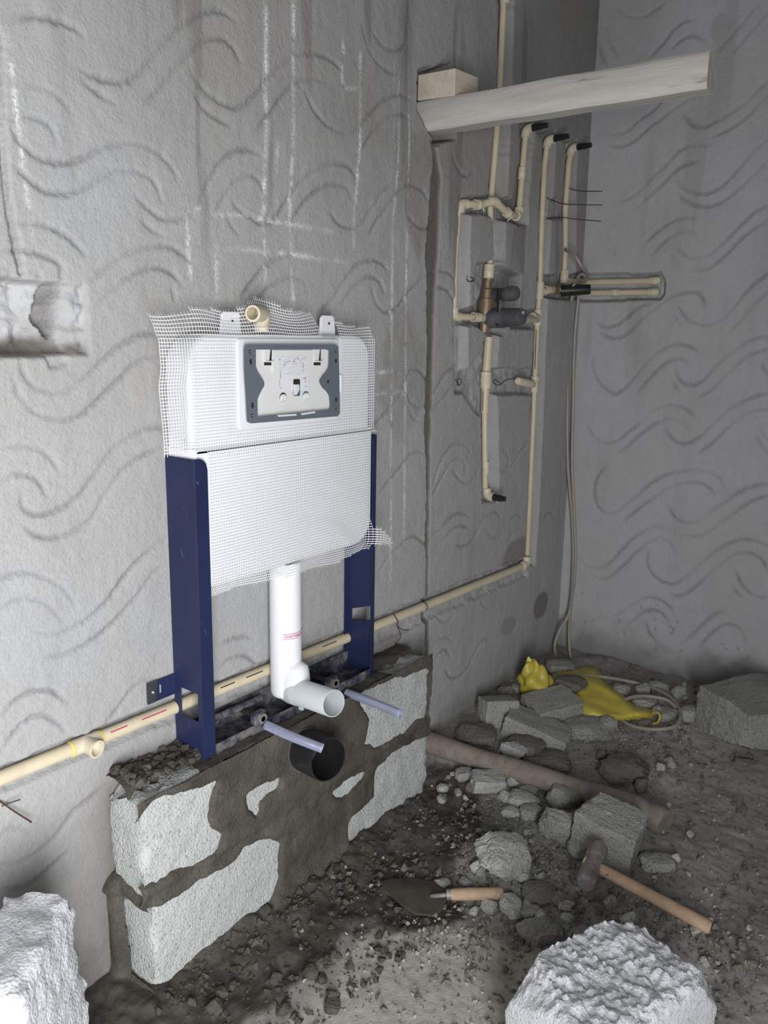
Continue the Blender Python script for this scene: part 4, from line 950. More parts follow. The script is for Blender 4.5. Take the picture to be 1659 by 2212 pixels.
# flush pipe in white foam with the outlet bend
fc = onY(617, 1350, -0.052); fx, fy = fc[0], fc[1]
zt, zb = TZ0 + 0.002, onY(600, 1508, -0.052)[2]
R_ = 0.0345
mb = MB(); mb.lathe((fx, fy, zt), (0, 0, -1), [(0, R_), (0.10, R_), (0.11, R_ * 1.005), (zt - zb - 0.012, R_ * 1.005), (zt - zb - 0.004, R_ * 0.93), (zt - zb, R_ * 0.78), (zt - zb, 0.0001)], 40)
zo = onY(690, 1500, -0.13)[2]
fp = obj('flush_pipe', mb, MAT['foam_white'], cf, smooth=True, angle=40, label='white foam-wrapped flush down pipe')
mb = MB(); Vb, Fb = cubegrid(10, 10, 10); Sb = Vb / np.linalg.norm(Vb, axis=1, keepdims=True)
Pb = (Vb * 0.25 + Sb * 0.75) * np.array([0.031, 0.040, 0.052]) * 1.0 + np.array([fx + 0.003, fy - 0.016, zo + 0.022])
obj('bend_cover', (Pb, Fb), MAT['foam_white'], fp, smooth=True)
od = onY(722, 1520, -0.215) - np.array([fx + 0.003, fy - 0.02, zo]); 
o0 = np.array([fx + 0.003, fy - 0.018, zo]); oL = np.linalg.norm(od); 
obj('outlet', MB().lathe(o0, od, [(0, 0.031), (0.022, 0.031), (0.030, 0.0300), (0.034, 0.0285), (oL, 0.0285), (oL + 0.001, 0.0280), (oL + 0.001, 0.0268), (0.01, 0.0262), (0.005, 0.0001)], 40), MAT['outlet_grey'], fp, smooth=True, angle=40, label='pale grey flush outlet spout')
obj('strap_tab', MB().box((fx + 0.004, fy - 0.044, zo - 0.042), (fx + 0.009, fy - 0.030, zo - 0.022)), MAT['outlet_grey'], fp)
# warning sticker wrapped round the pipe
st0 = onY(613, 1383, fy - R_)[2]
view = math.atan2(CAM[1] - fy, CAM[0] - fx)
aL = view + 0.25 * 0  # start angle set from picture
def onpipe(s_, z, r=R_ * 1.005 + 0.0006): 
    a = a_start + s_ / R_; return (fx + r * math.cos(a), fy + r * math.sin(a), z)
a_start = view - 0.12
h_ = 0.0125; Ls = 0.075
mb = MB(); n = 24
for k in range(n + 1): mb.v += [onpipe(Ls * k / n, st0 - h_ / 2), onpipe(Ls * k / n, st0 + h_ / 2)]
mb.f += [(2 * k, 2 * k + 2, 2 * k + 3, 2 * k + 1) for k in range(n)]
stk = obj('warning_sticker', mb, MAT['label_white'], fp, smooth=True, label='small white sticker with red lettering on the flush pipe')
mb = MB()
def edge(s0, s1, z0, z1, k=24):
    b0_ = len(mb.v)
    for i in range(k + 1):
        s_ = s0 + (s1 - s0) * i / k; mb.v.extend([onpipe(s_, z0, R_ * 1.005 + 0.0009), onpipe(s_, z1, R_ * 1.005 + 0.0009)])
    mb.f.extend([(b0_ + 2 * i, b0_ + 2 * i + 2, b0_ + 2 * i + 3, b0_ + 2 * i + 1) for i in range(k)])
edge(0, Ls, st0 - h_ / 2, st0 - h_ / 2 + 0.0007); edge(0, Ls, st0 + h_ / 2 - 0.0007, st0 + h_ / 2); edge(0, 0.0007, st0 - h_ / 2, st0 + h_ / 2, 1)
obj('red_border', mb, MAT['ink_red'], stk)
cu = bpy.data.curves.new('lettering', 'FONT'); cu.body = "DON'T REMOVE,"; cu.size = 0.0085; cu.space_character = 0.92; cu.resolution_u = 2; cu.offset = 0.0001
to = bpy.data.objects.new('lettering_tmp', cu); COL.objects.link(to)
bpy.context.view_layer.update()
tm = bpy.data.meshes.new_from_object(to.evaluated_get(bpy.context.evaluated_depsgraph_get()))
tv = np.array([v.co[:] for v in tm.vertices]); tf = [tuple(p.vertices) for p in tm.polygons]
bpy.data.objects.remove(to); bpy.data.meshes.remove(tm); bpy.data.curves.remove(cu)
if len(tv):
    tw = tv[:, 0].max(); kx = 0.046 / tw
    obj('lettering', ([onpipe(0.0028 + p[0] * kx, st0 - 0.0030 + p[1], R_ * 1.005 + 0.0011) for p in tv], tf), MAT['ink_red'], stk)

# ------------------------------------------------------------------ fibreglass mesh stretched over the tank
def tank_y(x, z):
    y = np.where(z > TFOLD - 0.004, YU - 0.0022, YL - 0.0022)
    y = y + 0.010 * sstep(TZ1 - 0.012, TZ1 + 0.004, z) + 0.012 * sstep(TX0 + 0.010, TX0 - 0.004, x) * sstep(TZ1 - 0.05, TZ1 - 0.1, z)
    y = y + 0.030 * sstep(TZ1, TZ1 + 0.05, z)
    y = y + 0.020 * sstep(TZ0 + 0.010, TZ0 - 0.03, z)
    return y
def netting(name, fs, u0_, u1_, v0_, v1_, keep, step=0.0060, parent=None, rad=0.00062, label=None, seed=1):
    # fs(u, v) -> 3-d point on the draped sheet; keep(u, v) -> strand present
    us = np.arange(u0_, u1_, step); vs = np.arange(v0_, v1_, step)
    Uu, Vv_ = np.meshgrid(us, vs, indexing='ij')
    Pt = fs(Uu, Vv_); K = keep(Uu, Vv_)
    rr = np.random.RandomState(seed)
    V = []; Fc = []
    def strand(P, n_, thick, wide):
        b0_ = len(V); m = len(P)
        T = np.gradient(P, axis=0); T /= np.linalg.norm(T, axis=1, keepdims=True) + 1e-9
        N = np.array([0, -1.0, 0]); B = np.cross(T, N); B /= np.linalg.norm(B, axis=1, keepdims=True) + 1e-9
        for p, b_ in zip(P, B):
            V.extend([p - b_ * wide, p + N * thick, p + b_ * wide, p - N * thick])
        for i in range(m - 1):
            for k in range(4):
                Fc.append((b0_ + i * 4 + k, b0_ + i * 4 + (k + 1) % 4, b0_ + (i + 1) * 4 + (k + 1) % 4, b0_ + (i + 1) * 4 + k))
    def runs(mask):
        out = []; s0 = None
        for i, f in enumerate(list(mask) + [False]):
            if f and s0 is None: s0 = i
            if not f and s0 is not None:
                if i - s0 > 1: out.append((s0, i))
                s0 = None
        return out
    for i in range(len(us)):
        for a, b_ in runs(K[i]):
            P = Pt[i, a:b_].copy(); ext = 0.004 + 0.004 * rr.rand()
            P = np.vstack([P[:1] - (P[1] - P[0]) / np.linalg.norm(P[1] - P[0]) * ext, P, P[-1:] + (P[-1] - P[-2]) / np.linalg.norm(P[-1] - P[-2]) * ext])
            strand(P, 0, rad * 0.5, rad)
    for j in range(len(vs)):
        for a, b_ in runs(K[:, j]):
            P = Pt[a:b_, j].copy(); P[:, 1] -= rad * 0.4
            strand(P, 0, rad * 0.5, rad * 1.15)
    return obj(name, (np.array(V), Fc), MAT['mesh_white'], parent, label=label)
ms = thing('fibreglass_mesh', 'white fibreglass plaster mesh wrapped in two overlapping sheets around the cistern tank', 'mesh', ((FX0 + FX1) / 2, -0.08, TZ0))
ux0 = onY(345, 665, -0.075)[0]; ux1 = TX1 + 0.004
def up_surf(u, v):
    t = sstep(TZ1 - 0.02, TZ1 + 0.06, v)
    x = u + 0.004 * np.sin(v * 55 + 2) * t - 0.012 * sstep(TX0 + 0.03, TX0 - 0.02, u) * sstep(1.02, 1.25, v)
    z = v + 0.006 * np.sin(u * 38 + 1.2) * t + 0.006 * sstep(1.30, 1.02, u) * t
    y = tank_y(x, v) - 0.002 - (0.006 * np.sin(u * 46 + v * 20) + 0.004) * t - 0.010 * sstep(TX0 + 0.02, TX0 - 0.02, u)
    y = y - 0.006 * np.sin(u * 30 + 0.4) ** 2 * sstep(TX1 - 0.03, TX1, u)
    return np.stack([x, y, z], -1)
cutx0, cutx1 = onY(527, 800, -0.08)[0] - 0.002, onY(741, 800, -0.08)[0]
ztop = lambda u: 1.272 + 0.010 * np.sin(u * 11 + 1.0) - 0.012 * sstep(1.30, 1.50, u) + 0.010 * sstep(1.10, 1.18, u) * sstep(1.30, 1.2, u)
zfr = lambda u: 1.004 + 0.010 * sstep(1.0, 1.45, u) + 0.020 * (u < FX0 + fw + 0.004)
def up_keep(u, v):
    k = (v < ztop(u)) & (v > zfr(u))
    k &= ~((u > cutx0) & (u < cutx1) & (v > az0 - 0.010) & (v < TZ1 - 0.006))
    k &= ~((u > onY(690, 690, -0.06)[0]) & (u < onY(728, 690, -0.06)[0]) & (v > TZ1 - 0.01))
    return k
netting('upper_sheet', up_surf, ux0, ux1, 0.995, 1.30, up_keep, parent=ms, seed=3)
def lo_surf(u, v):
    b_ = sstep(TZ0 + 0.03, TZ0 - 0.03, v)
    x = u + 0.004 * np.sin(v * 30) * b_
    y = tank_y(u, v) - 0.0016 - 0.006 * b_ * (0.5 + 0.5 * np.sin(u * 34)) - 0.022 * np.exp(-((u - fx) / 0.045) ** 2) * sstep(TZ0 + 0.02, TZ0 - 0.03, v) - 0.006 * np.exp(-(((u - 1.36) + (v - 0.80) * 1.2) / 0.03) ** 2) * sstep(0.86, 0.80, v)
    y = y - 0.030 * sstep(TX1 - 0.03, TX1 + 0.002, u) * sstep(TZ0 + 0.07, TZ0 + 0.03, v)
    z = v + 0.004 * np.sin(u * 26) * b_ - 0.02 * sstep(TX1 - 0.01, TX1 + 0.05, u)
    return np.stack([x, y, z], -1)
zlow = lambda u: TZ0 - 0.030 + 0.012 * np.sin(u * 9 - 8.5) + 0.028 * sstep(1.30, 1.48, u)
def lo_keep(u, v):
    k = (v > zlow(u)) & (v < TFOLD + 0.012 - 0.008 * sstep(1.0, 1.4, u))
    k &= (u > FX0 + fw + 0.001) | (v > FZ1 + 0.010)
    du = u - (FX1 - 0.016)
    k &= (du < 0) | ((v < TZ0 + 0.040 - 0.55 * du) & (v > TZ0 - 0.006 + 0.25 * du))
    return k
netting('lower_sheet', lo_surf, FX0 - 0.004, TX1 + 0.050, TZ0 - 0.05, TFOLD + 0.02, lo_keep, parent=ms, seed=5)
# ------------------------------------------------------------------ water pipework let into the chases
pw = thing('water_pipework', 'cream plastic water pipe network with valves set in chases of the swirl plastered wall', 'pipework', (2.2, 0.0, 0.45))
DP = 0.012
def L_(pts, d=DP): return [onY(x, y, d) for x, y in pts]
def pipe(pts, r=0.0090, mat='cpvc', name='pipe', par=None, label=None):
    return obj(name, MB().tube(pts, r, 14), MAT[mat], par or pw, smooth=True, angle=40, label=label)
def coupler(a, b_, r=0.0128, ring=True, mat='cpvc_fitting', name='coupler'):
    a = np.array(a); b_ = np.array(b_); d = b_ - a; L = np.linalg.norm(d)
    return obj(name, MB().lathe(a, d, [(0, r * 0.78), (0, r), (L * 0.42, r * 1.0), (L * 0.45, r * 1.04), (L * 0.55, r * 1.04), (L * 0.58, r), (L, r), (L, r * 0.78)], 16), MAT[mat], pw, smooth=True, angle=35)
def elbow(a, c, b_, r=0.0130, name='elbow', stub=0.016, mat='cpvc_fitting'):
    # bend at c between directions towards a and b
    a, c, b_ = map(np.array, (a, c, b_)); u = (a - c) / np.linalg.norm(a - c); v = (b_ - c) / np.linalg.norm(b_ - c)
    pts = [c + u * (stub + 0.008), c + u * stub] + [c + u * stub * (1 - t) ** 2 + v * stub * t ** 2 for t in np.linspace(0.15, 0.85, 5)] + [c + v * stub, c + v * (stub + 0.008)]
    return obj(name, MB().tube(pts, r, 16), MAT[mat], pw, smooth=True, angle=40)
def tee(c, along, out, r=0.0130, ha=0.022, lo_=0.026, hollow=False, name='tee'):
    c = np.array(c); along = np.array(along) / np.linalg.norm(along); out = np.array(out) / np.linalg.norm(out)
    mb = MB(); mb.tube([c - along * ha, c + along * ha], r, 18)
    if hollow: mb.lathe(c, out, [(0.004, r * 1.0), (lo_ - 0.003, r * 1.02), (lo_, r * 1.10), (lo_ + 0.003, r * 1.10), (lo_ + 0.003, r * 0.86), (0.010, r * 0.80), (0.008, 0.0001)], 22)
    else: mb.tube([c, c + out * lo_], r, 18)
    return obj(name, mb, MAT['cpvc_fitting'], pw, smooth=True, angle=40)
def plug(c, L=0.055, r=0.0095, d=(0, -1, 0.02)):
    d = np.array(d, float); d /= np.linalg.norm(d)
    o_ = obj('black_plug', MB().lathe(np.array(c), d, [(0, 0.0001), (0, r * 1.15), (0.012, r * 1.2), (0.014, r), (L * 0.7, r), (L * 0.72, r * 0.8), (L, r * 0.8), (L, 0.0001)], 14), MAT['black_plastic'], pw, smooth=True, angle=35)
    return o_
OUT = np.array([0, -1.0, 0])
# long low run along the wall
D1 = -0.002
run = lambda px: onY(px, 1681 - 0.4053 * px, D1)
pipe([run(-60), run(183)], 0.0128); pipe([run(183), run(640)], 0.0128); pipe([run(640), onY(1124, 1225, D1)], 0.0128)
ct = run(184); al = run(300) - run(100)
al = al / np.linalg.norm(al)
tee(ct, al, OUT * 1.0 + np.array([0.15, 0, -0.1]), 0.0150, 0.026, 0.028, True)
for s_ in (-0.029, 0.029):
    obj('yellow_glue_ring', MB().lathe(ct + al * s_, al, [(-0.0012, 0.0127), (-0.0012, 0.0142), (0.0012, 0.0142), (0.0012, 0.0127)], 20), MAT['yellow_ring'], pw, smooth=True, angle=40)
for a_, b_ in ((232, 268), (300, 352), (470, 500), (525, 560), (690, 720)):
    mb = MB(); p, q = run(a_), run(b_); off = np.array([0, -0.0105, 0.0076])
    mb.tube([p + off, (p + q) / 2 + off, q + off], 0.0011, 6); obj('red_print', mb, MAT['ink_red' if a_ < 400 else 'rust_wire'], pw)
pb = run(850); obj('grey_joint_mark', MB().lathe(run(913), al, [(-0.008, 0.0127), (-0.008, 0.0132), (0.008, 0.0132), (0.008, 0.0127)], 20), MAT['rubble_grey'], pw, smooth=True)
# riser P2
P2 = L_([(1138,1214),(1150,949),(1155,830),(1161,686),(1166,628),(1170,480),(1176,357),(1183,304)], 0.010)
elbow(onY(1090, 1238, D1), onY(1137, 1219, 0.002), P2[1], 0.0145, stub=0.020)
pipe(P2[0:3], 0.0088); pipe(P2[2:4], 0.0088); pipe(P2[3:5], 0.0088); pipe(P2[4:], 0.0088)
up = np.array([0, 0, 1.0]); rt = np.array([1.0, 0, 0])
tee(P2[2], up, (-1, -0.35, 0.0), 0.0135, 0.026, 0.022)
a_ = P2[2] + np.array([-0.020, -0.007, 0]); b_ = onY(1118, 823, -0.012)
obj('capped_stub', MB().lathe(a_, b_ - a_, [(0, 0.0098), (0.02, 0.0098), (0.02, 0.0122), (np.linalg.norm(b_ - a_) - 0.004, 0.0122), (np.linalg.norm(b_ - a_), 0.0095), (np.linalg.norm(b_ - a_) + 0.001, 0.0001)], 16), MAT['cpvc_fitting'], pw, smooth=True, angle=40, label='short capped branch stub')
tee(P2[3], up, (-1, -0.15, 0.02), 0.0135, 0.024, 0.05)
tee(P2[4], up, (1, -0.12, 0), 0.0130, 0.026, 0.03)
for f_ in ((1159, 712, 1157, 770), (1158, 740, 1156, 798)):
    p, q = onY(f_[0], f_[1], 0.000), onY(f_[2], f_[3], 0.000); obj('red_print', MB().tube([p, (p + q) / 2, q], 0.0009, 6), MAT['rust_wire'], pw)
e_ = P2[-1]; elbow(P2[-2], e_ + np.array([0, 0, 0.004]), e_ + OUT * 0.05, 0.0135); plug(e_ + OUT * 0.014 + np.array([0, 0, 0.004]))
# riser P3 with the mixer body
P3 = L_([(1089,-30),(1080,174),(1073,282),(1064,390),(1059,451),(1058,572),(1055,600)], 0.014)
pipe(P3[:4]); pipe(P3[3:]); coupler(onY(1057, 572, 0.010), onY(1055, 603, 0.010), 0.0150)
coupler(onY(1090, 10, 0.012), onY(1091, -20, 0.012), 0.0140)
P3b = L_([(1056,728),(1052,786),(1049,819),(1047,892),(1047,940),(1048,1066)], 0.012)
pipe(P3b[:4], 0.0125); pipe(P3b[3:], 0.0095); coupler(onY(1050, 803, 0.008), onY(1049, 838, 0.008), 0.0160); coupler(onY(1049, 996, 0.010), onY(1049, 1022, 0.010), 0.0108)
p, q = onY(1044, 845, -0.003), onY(1042, 888, -0.003); obj('red_print', MB().tube([p, (p + q) / 2, q], 0.0009, 6), MAT['rust_wire'], pw)
e_ = onY(1052, 1072, 0.004); elbow(onY(1049, 1030, 0.012), e_, e_ + OUT * 0.05, 0.0140); plug(e_ + OUT * 0.018, 0.045, 0.0100, (0.0, -1, 0.0))
# P4: crossing branch
P4 = [onY(994, 440, 0.022), onY(1033, 443, 0.006), onY(1068, 434, -0.014), onY(1098, 462, -0.012), onY(1120, 468, 0.004), onY(1124, 423, 0.008), onY(1129, 357, 0.012), onY(1135, 291, 0.012)]
pipe(P4[:3], 0.0105); pipe(P4[2:4], 0.0105); pipe([P4[3], P4[4]], 0.0105); pipe(P4[4:])
elbow(P4[1], P4[2], P4[3], 0.0125, stub=0.010); elbow(P4[3], P4[4], P4[5], 0.0145, stub=0.016)
elbow(P4[0] + np.array([0, 0, -0.2]), P4[0], P4[1], 0.0135)
coupler(onY(1026, 442, 0.006), onY(1040, 442, 0.002), 0.0135); coupler(P4[3] + (P4[2] - P4[3]) * 0.18, P4[3] + (P4[2] - P4[3]) * -0.12, 0.0138)
coupler(onY(1126, 388, 0.010), onY(1128, 362, 0.010), 0.0112)
for c_, d_ in ((onY(1043, 449, -0.012), (3, 8)), (onY(1104, 468, -0.028), (-8, 10))):
    p = c_; q = onY(*(np.array([1043, 449]) if c_[1] > -0.02 else np.array([1104, 468])) + np.array(d_), c_[1]); obj('white_scratch', MB().tube([p, (p + q) / 2, q], 0.0012, 6), MAT['mesh_white'], pw)
e_ = P4[-1]; elbow(P4[-2], e_ + np.array([0, 0, 0.016]), e_ + OUT * 0.05 + np.array([0, 0, 0.016]), 0.0135); plug(e_ + OUT * 0.014 + np.array([0, 0, 0.016]))
# P5: left drop and feed of the mixer
P5 = L_([(990,446),(982,560),(980,684)], 0.026)
pipe(P5, 0.0098); elbow(P5[1], P5[2], onY(1036, 685, 0.012), 0.0130)
pipe([P5[2], onY(1042, 686, 0.004)], 0.0102); coupler(onY(1022, 685, 0.004), onY(1044, 686, 0.002), 0.0132)
# mixer valve: brass tee, black covers, strap
mv = obj('mixer_valve', MB().lathe(onY(1054, 606, 0.004), onY(1046, 708, 0.004) - onY(1054, 606, 0.004), [(0, 0.0001), (0, 0.0125), (0.022, 0.0125), (0.026, 0.0165), (0.050, 0.0175), (0.052, 0.0225), (0.098, 0.0225), (0.104, 0.017), (0.146, 0.014), (0.146, 0.0001)], 18), MAT['brass'], pw, smooth=True, angle=35, label='brass mixer valve body with black covers')
obj('brass_ring', MB().lathe(onY(1055, 602, 0.006), (0, 0, -1), [(0, 0.0001), (0, 0.0150), (0.006, 0.0150), (0.006, 0.0135), (0.009, 0.0135), (0.009, 0.0150), (0.011, 0.0150), (0.011, 0.0001)], 18), MAT['brass'], mv, smooth=True, angle=30)
obj('brass_branch', MB().tube([onY(1044, 686, 0.002), onY(1060, 688, 0.0)], 0.0150, 14), MAT['brass'], mv, smooth=True, angle=40)
ua, ub = onY(1062, 638, -0.004), onY(1117, 633, -0.090)
la, lb = onY(1056, 688, -0.004), onY(1130, 684, -0.120)
def cyl(name, a, b_, prof, mat, n=26):
    L = np.linalg.norm(b_ - a); return obj(name, MB().lathe(a, b_ - a, [(t * L, r) for t, r in prof], n), MAT[mat], mv, smooth=True, angle=35)
cyl('upper_cover', ua, ub, [(0, 0.0001), (0, 0.0185), (0.42, 0.0185), (0.44, 0.0150), (0.55, 0.0150), (0.57, 0.0195), (0.85, 0.0210), (0.98, 0.0185), (1.0, 0.0150), (1.0, 0.0001)], 'dusty_black')
cyl('lower_cover', la, lb, [(0, 0.0001), (0, 0.0275), (0.42, 0.0280), (0.44, 0.0235), (0.46, 0.0260), (0.92, 0.0235), (0.99, 0.0210), (1.0, 0.0170), (1.0, 0.0001)], 'dusty_black')
sa, sb = onY(1077, 625, -0.046), onY(1074, 704, -0.046)
obj('strap', MB().box((min(sa[0], sb[0]) - 0.003, -0.052, sb[2]), (max(sa[0], sb[0]) + 0.004, -0.043, sa[2])), MAT['black_plastic'], mv, bevel=0.002)
txx = (sa[0] + sb[0]) / 2
obj('strap_print', MB().box((txx - 0.0006, -0.0526, sb[2] + 0.020), (txx + 0.0010, -0.0521, sb[2] + 0.070)), MAT['ink_grey'], mv)
obj('strap_emblem', MB().lathe((txx, -0.0520, sb[2] + 0.013), (0, -1, 0), [(0, 0.0001), (0, 0.0040), (0.0008, 0.0036), (0.0008, 0.0001)], 5), MAT['ink_grey'], mv)
obj('cover_badge', MB().lathe(lb + np.array([-0.001, 0.006, 0.010]), (0, -1, 0.2), [(0, 0.0001), (0, 0.005), (0.0084, 0.0044), (0.0084, 0.0001)], 8), MAT['ink_grey'], mv)
pipe([onY(1128, 690, -0.03), onY(1160, 690, 0.006)], 0.0110)
# P6 drop beside the corner and the two pipes on the other wall
P6 = L_([(1221,545),(1218,604)], 0.012)
p6 = L_([(1233,324),(1228,357),(1221,451),(1221,545),(1218,606)], 0.012)
pipe(p6, 0.0095); elbow(p6[1], p6[0] + np.array([0, 0, 0.006]), p6[0] + OUT * 0.05 + np.array([0, 0, 0.006]), 0.0130); plug(p6[0] + OUT * 0.014 + np.array([0, 0, 0.006]))
coupler(onY(1220, 584, 0.010), onY(1218, 612, 0.010), 0.0140)
XB = XC + 0.006
yA, yE = 0.006, onX(1424, 608, XB)[1]
zU, zL = onX(1350, 608, XB)[2], onX(1350, 632, XB)[2]
elbow(p6[3], np.array([p6[4][0], 0.010, zU]), np.array([XB, 0.0, zU]), 0.0135)
pipe([(p6[4][0] + 0.01, 0.006, zU), (XB, -0.006, zU), (XB, -0.02, zU), (XB, yE + 0.01, zU)], 0.0100); coupler((XB, yE + 0.030, zU), (XB, yE, zU), 0.0128)
obj('end_cap', MB().lathe((XB, yE + 0.002, zU), (0, -1, 0), [(0, 0.0128), (0.006, 0.011), (0.008, 0.0001)], 16), MAT['cpvc_fitting'], pw, smooth=True)
nut0 = onY(1190, 626, 0.000)
pipe([P2[4], nut0], 0.0105); coupler(onY(1176, 626, 0.002), onY(1192, 626, 0.0), 0.0130)
sv = obj('stop_valve', MB().lathe(onY(1192, 626, 0.0), onY(1214, 626, -0.012) - onY(1192, 626, 0.0), [(0, 0.0001), (0, 0.0150), (0.014, 0.0150), (0.016, 0.0130), (0.024, 0.0130), (0.026, 0.0150), (0.07, 0.0150), (0.07, 0.0001)], 8), MAT['brass'], pw, smooth=True, angle=30, label='brass stop valve with black cover in the corner')
va, vb = onY(1212, 628, -0.016), onY(1276, 625, -0.100)
L = np.linalg.norm(vb - va)
obj('black_cover', MB().lathe(va, vb - va, [(0, 0.0001), (0, 0.0185), (L * 0.95, 0.0160), (L, 0.0140), (L, 0.0001)], 20), MAT['black_plastic'], sv, smooth=True, angle=35)
mdp = (va * 0.30 + vb * 0.70)
obj('cover_print', MB().add([onY(1236, 617, -0.075), onY(1242, 612, -0.08), onY(1243, 615, -0.08), onY(1237, 620, -0.075)], [(0, 1, 2, 3)]), MAT['ink_grey'], sv)
pipe([(XC - 0.02, 0.006, zL), (XB, -0.02, zL), (XB, yE + 0.01, zL)], 0.0100)
ym = onX(1330, 632, XB)[1]; coupler((XB, ym + 0.018, zL), (XB, ym - 0.010, zL), 0.0118); coupler((XB, yE + 0.030, zL), (XB, yE + 0.002, zL), 0.0128)
obj('end_cap', MB().lathe((XB, yE + 0.004, zL), (0, -1, 0), [(0, 0.0128), (0.006, 0.011), (0.008, 0.0001)], 16), MAT['cpvc_fitting'], pw, smooth=True)

# ------------------------------------------------------------------ tie wires
def wire(name, pts, r, label, mat='wire', group=None):
    return obj(name, MB().tube(catmull(pts, 5), r, 6), MAT[mat], None, smooth=True, label=label, cat='wire', group=group)
G_ = 'stiff tie wires poking out beside the corner'
wire('tie_wire', [onY(1224, 404, 0.01), onY(1240, 410, -0.012), onY(1262, 413, -0.05), onY(1301, 413, -0.115)], 0.0013, 'uppermost of three thin dark wires poking out beside the corner', group=G_)
wire('tie_wire', [onY(1182, 428, 0.01), onY(1215, 440, 0.004), onY(1250, 442, -0.03), onY(1301, 443, -0.115)], 0.0013, 'middle of three thin dark wires poking out beside the corner', group=G_)
wire('tie_wire', [onY(1180, 472, 0.01), onY(1212, 470, 0.002), onY(1250, 474, -0.03), onY(1298, 478, -0.11)], 0.0013, 'lowest of three thin dark wires poking out beside the corner', group=G_)
wire('tie_wire', [onY(1007, 599, 0.012), onY(1012, 608, -0.004), onY(1024, 606, -0.006), onY(1018, 599, -0.002), onY(1008, 597, 0.008)], 0.0012, 'small dark wire loop left of the brass mixer valve', group='loops of tie wire by the pipes')
wire('tie_wire', [onY(984, 820, 0.01), onY(992, 832, -0.01), onY(998, 822, -0.012), onY(990, 818, -0.006), onY(988, 834, -0.004)], 0.0012, 'tangled dark wire loop at the left end of the lower chase', group='loops of tie wire by the pipes')
wire('tie_wire', [onY(1122, 817, 0.0), onY(1095, 820, -0.006), onY(1078, 832, -0.012), onY(1066, 826, -0.012), onY(1070, 820, -0.008), onY(1082, 830, -0.004)], 0.0012, 'dark wire loop running to the short capped pipe stub', group='loops of tie wire by the pipes')
wire('tie_wire', [onY(850, 1326, -0.016), onY(856, 1336, -0.022), onY(860, 1344, -0.020), onY(858, 1352, -0.014), onY(870, 1360, -0.02), onY(884, 1361, -0.03)], 0.0013, 'rusty wire tie hanging from the low pipe right of the blue frame', 'rust_wire')
wire('tie_wire', [onY(857, 1350, -0.014), onY(866, 1375, -0.014), onY(852, 1392, -0.016)], 0.0010, 'fine wire tail dropping below the rusty pipe tie', 'rust_wire')
wire('tie_wire', [onY(-6, 1728, -0.004), onY(10, 1738, -0.010), onY(30, 1752, -0.016), onY(68, 1776, -0.022)], 0.0014, 'reddish wire poking from the wall below the pipe at far left', 'rust_wire')
wire('tie_wire', [onY(4, 1742, -0.006), onY(20, 1735, -0.012), onY(44, 1727, -0.016)], 0.0011, 'short reddish wire crossing another at far left of wall', 'rust_wire')

# ------------------------------------------------------------------ beam out of the wall pocket, and the offcut on it
bx = onY(905, 235)[0] + 0.030
A0, A1 = onX(1533, 106, bx), onX(1530, 190, bx)
zt1, zb1 = A0[2], A1[2]; yE_ = A0[1]
n = 22; mb = MB(); V = []
W_ = 0.052
for i in range(n + 1):
    t_ = i / n; y = 0.05 + (yE_ - 0.05) * t_
    top = 1.792 + (zt1 - 1.792) * t_ + 0.0008 * math.sin(i * 0.7); bot = 1.722 + (zb1 - 1.722) * t_ + 0.0008 * math.sin(i * 0.9 + 1)
    xo = 0.0016 * math.sin(i * 0.9)
    V += [(bx + xo + 0.006, y, top), (bx + xo, y, top - 0.008), (bx + xo - 0.001, y, (top + bot) / 2), (bx + xo, y, bot + 0.008), (bx + xo + 0.006, y, bot), (bx + W_, y, bot), (bx + W_, y, top)]
m = 7
Fc = [(i * m + k, i * m + (k + 1) % m, (i + 1) * m + (k + 1) % m, (i + 1) * m + k) for i in range(n) for k in range(m)] + [tuple(range(m - 1, -1, -1)), tuple(n * m + k for k in range(m))]
obj('wooden_beam', mb.add(V, Fc), MAT['wood_grey'], None, smooth=True, angle=35, label='weathered grey timber beam sticking straight out of the wall pocket', cat='beam')
w0 = onX(908, 150, bx + 0.004); w1 = onX(985, 128, bx + 0.004)
zo1 = 1.845
mb = MB(); yb_, yf_ = 0.03, onX(983, 150, bx + 0.004)[1]
zl = 1.795
mb.prism([(bx + 0.004, yb_, zl), (bx + 0.004, yf_, zl - 0.004), (bx + 0.004, yf_, zl + 0.056), (bx + 0.004, yb_, zl + 0.058)], (0.105, 0, 0.004))
obj('timber_offcut', mb, MAT['wood_tan'], None, bevel=0.002, label='short pale squared timber offcut lying on top of the beam', cat='wood')

# ------------------------------------------------------------------ clear hose hanging down the corner and coiled by the bag
def gz(px, py, up=0.012): return onF(px, py, up)
kn = onX(1262, 596, XC - 0.05)
h1 = [onY(1222, 540, -0.004), onY(1242, 552, -0.05), onY(1258, 578, -0.07), onX(1270, 596, XC - 0.06), onX(1262, 606, XC - 0.07), onX(1248, 602, XC - 0.07), onX(1256, 592, XC - 0.06), onX(1266, 600, XC - 0.05), onX(1248, 612, XC - 0.06),
      onX(1236, 640, XC - 0.06), onX(1229, 720, XC - 0.05), onX(1226, 880, XC - 0.05), onX(1227, 1010, XC - 0.05), onX(1236, 1120, XC - 0.04), onX(1238, 1220, XC - 0.04), onX(1230, 1320, XC - 0.05), onX(1210, 1360, XC - 0.08), onX(1198, 1395, XC - 0.10), onX(1205, 1432, XC - 0.09)]
hs = thing('clear_hose', 'clear plastic hose hanging down the room corner and coiled on the rubble', 'hose', tuple(onX(1235, 1400, XC - 0.05)))
obj('hose_strand', MB().tube(catmull(h1, 6), 0.0052, 10), MAT['hose_clear'], hs, smooth=True)
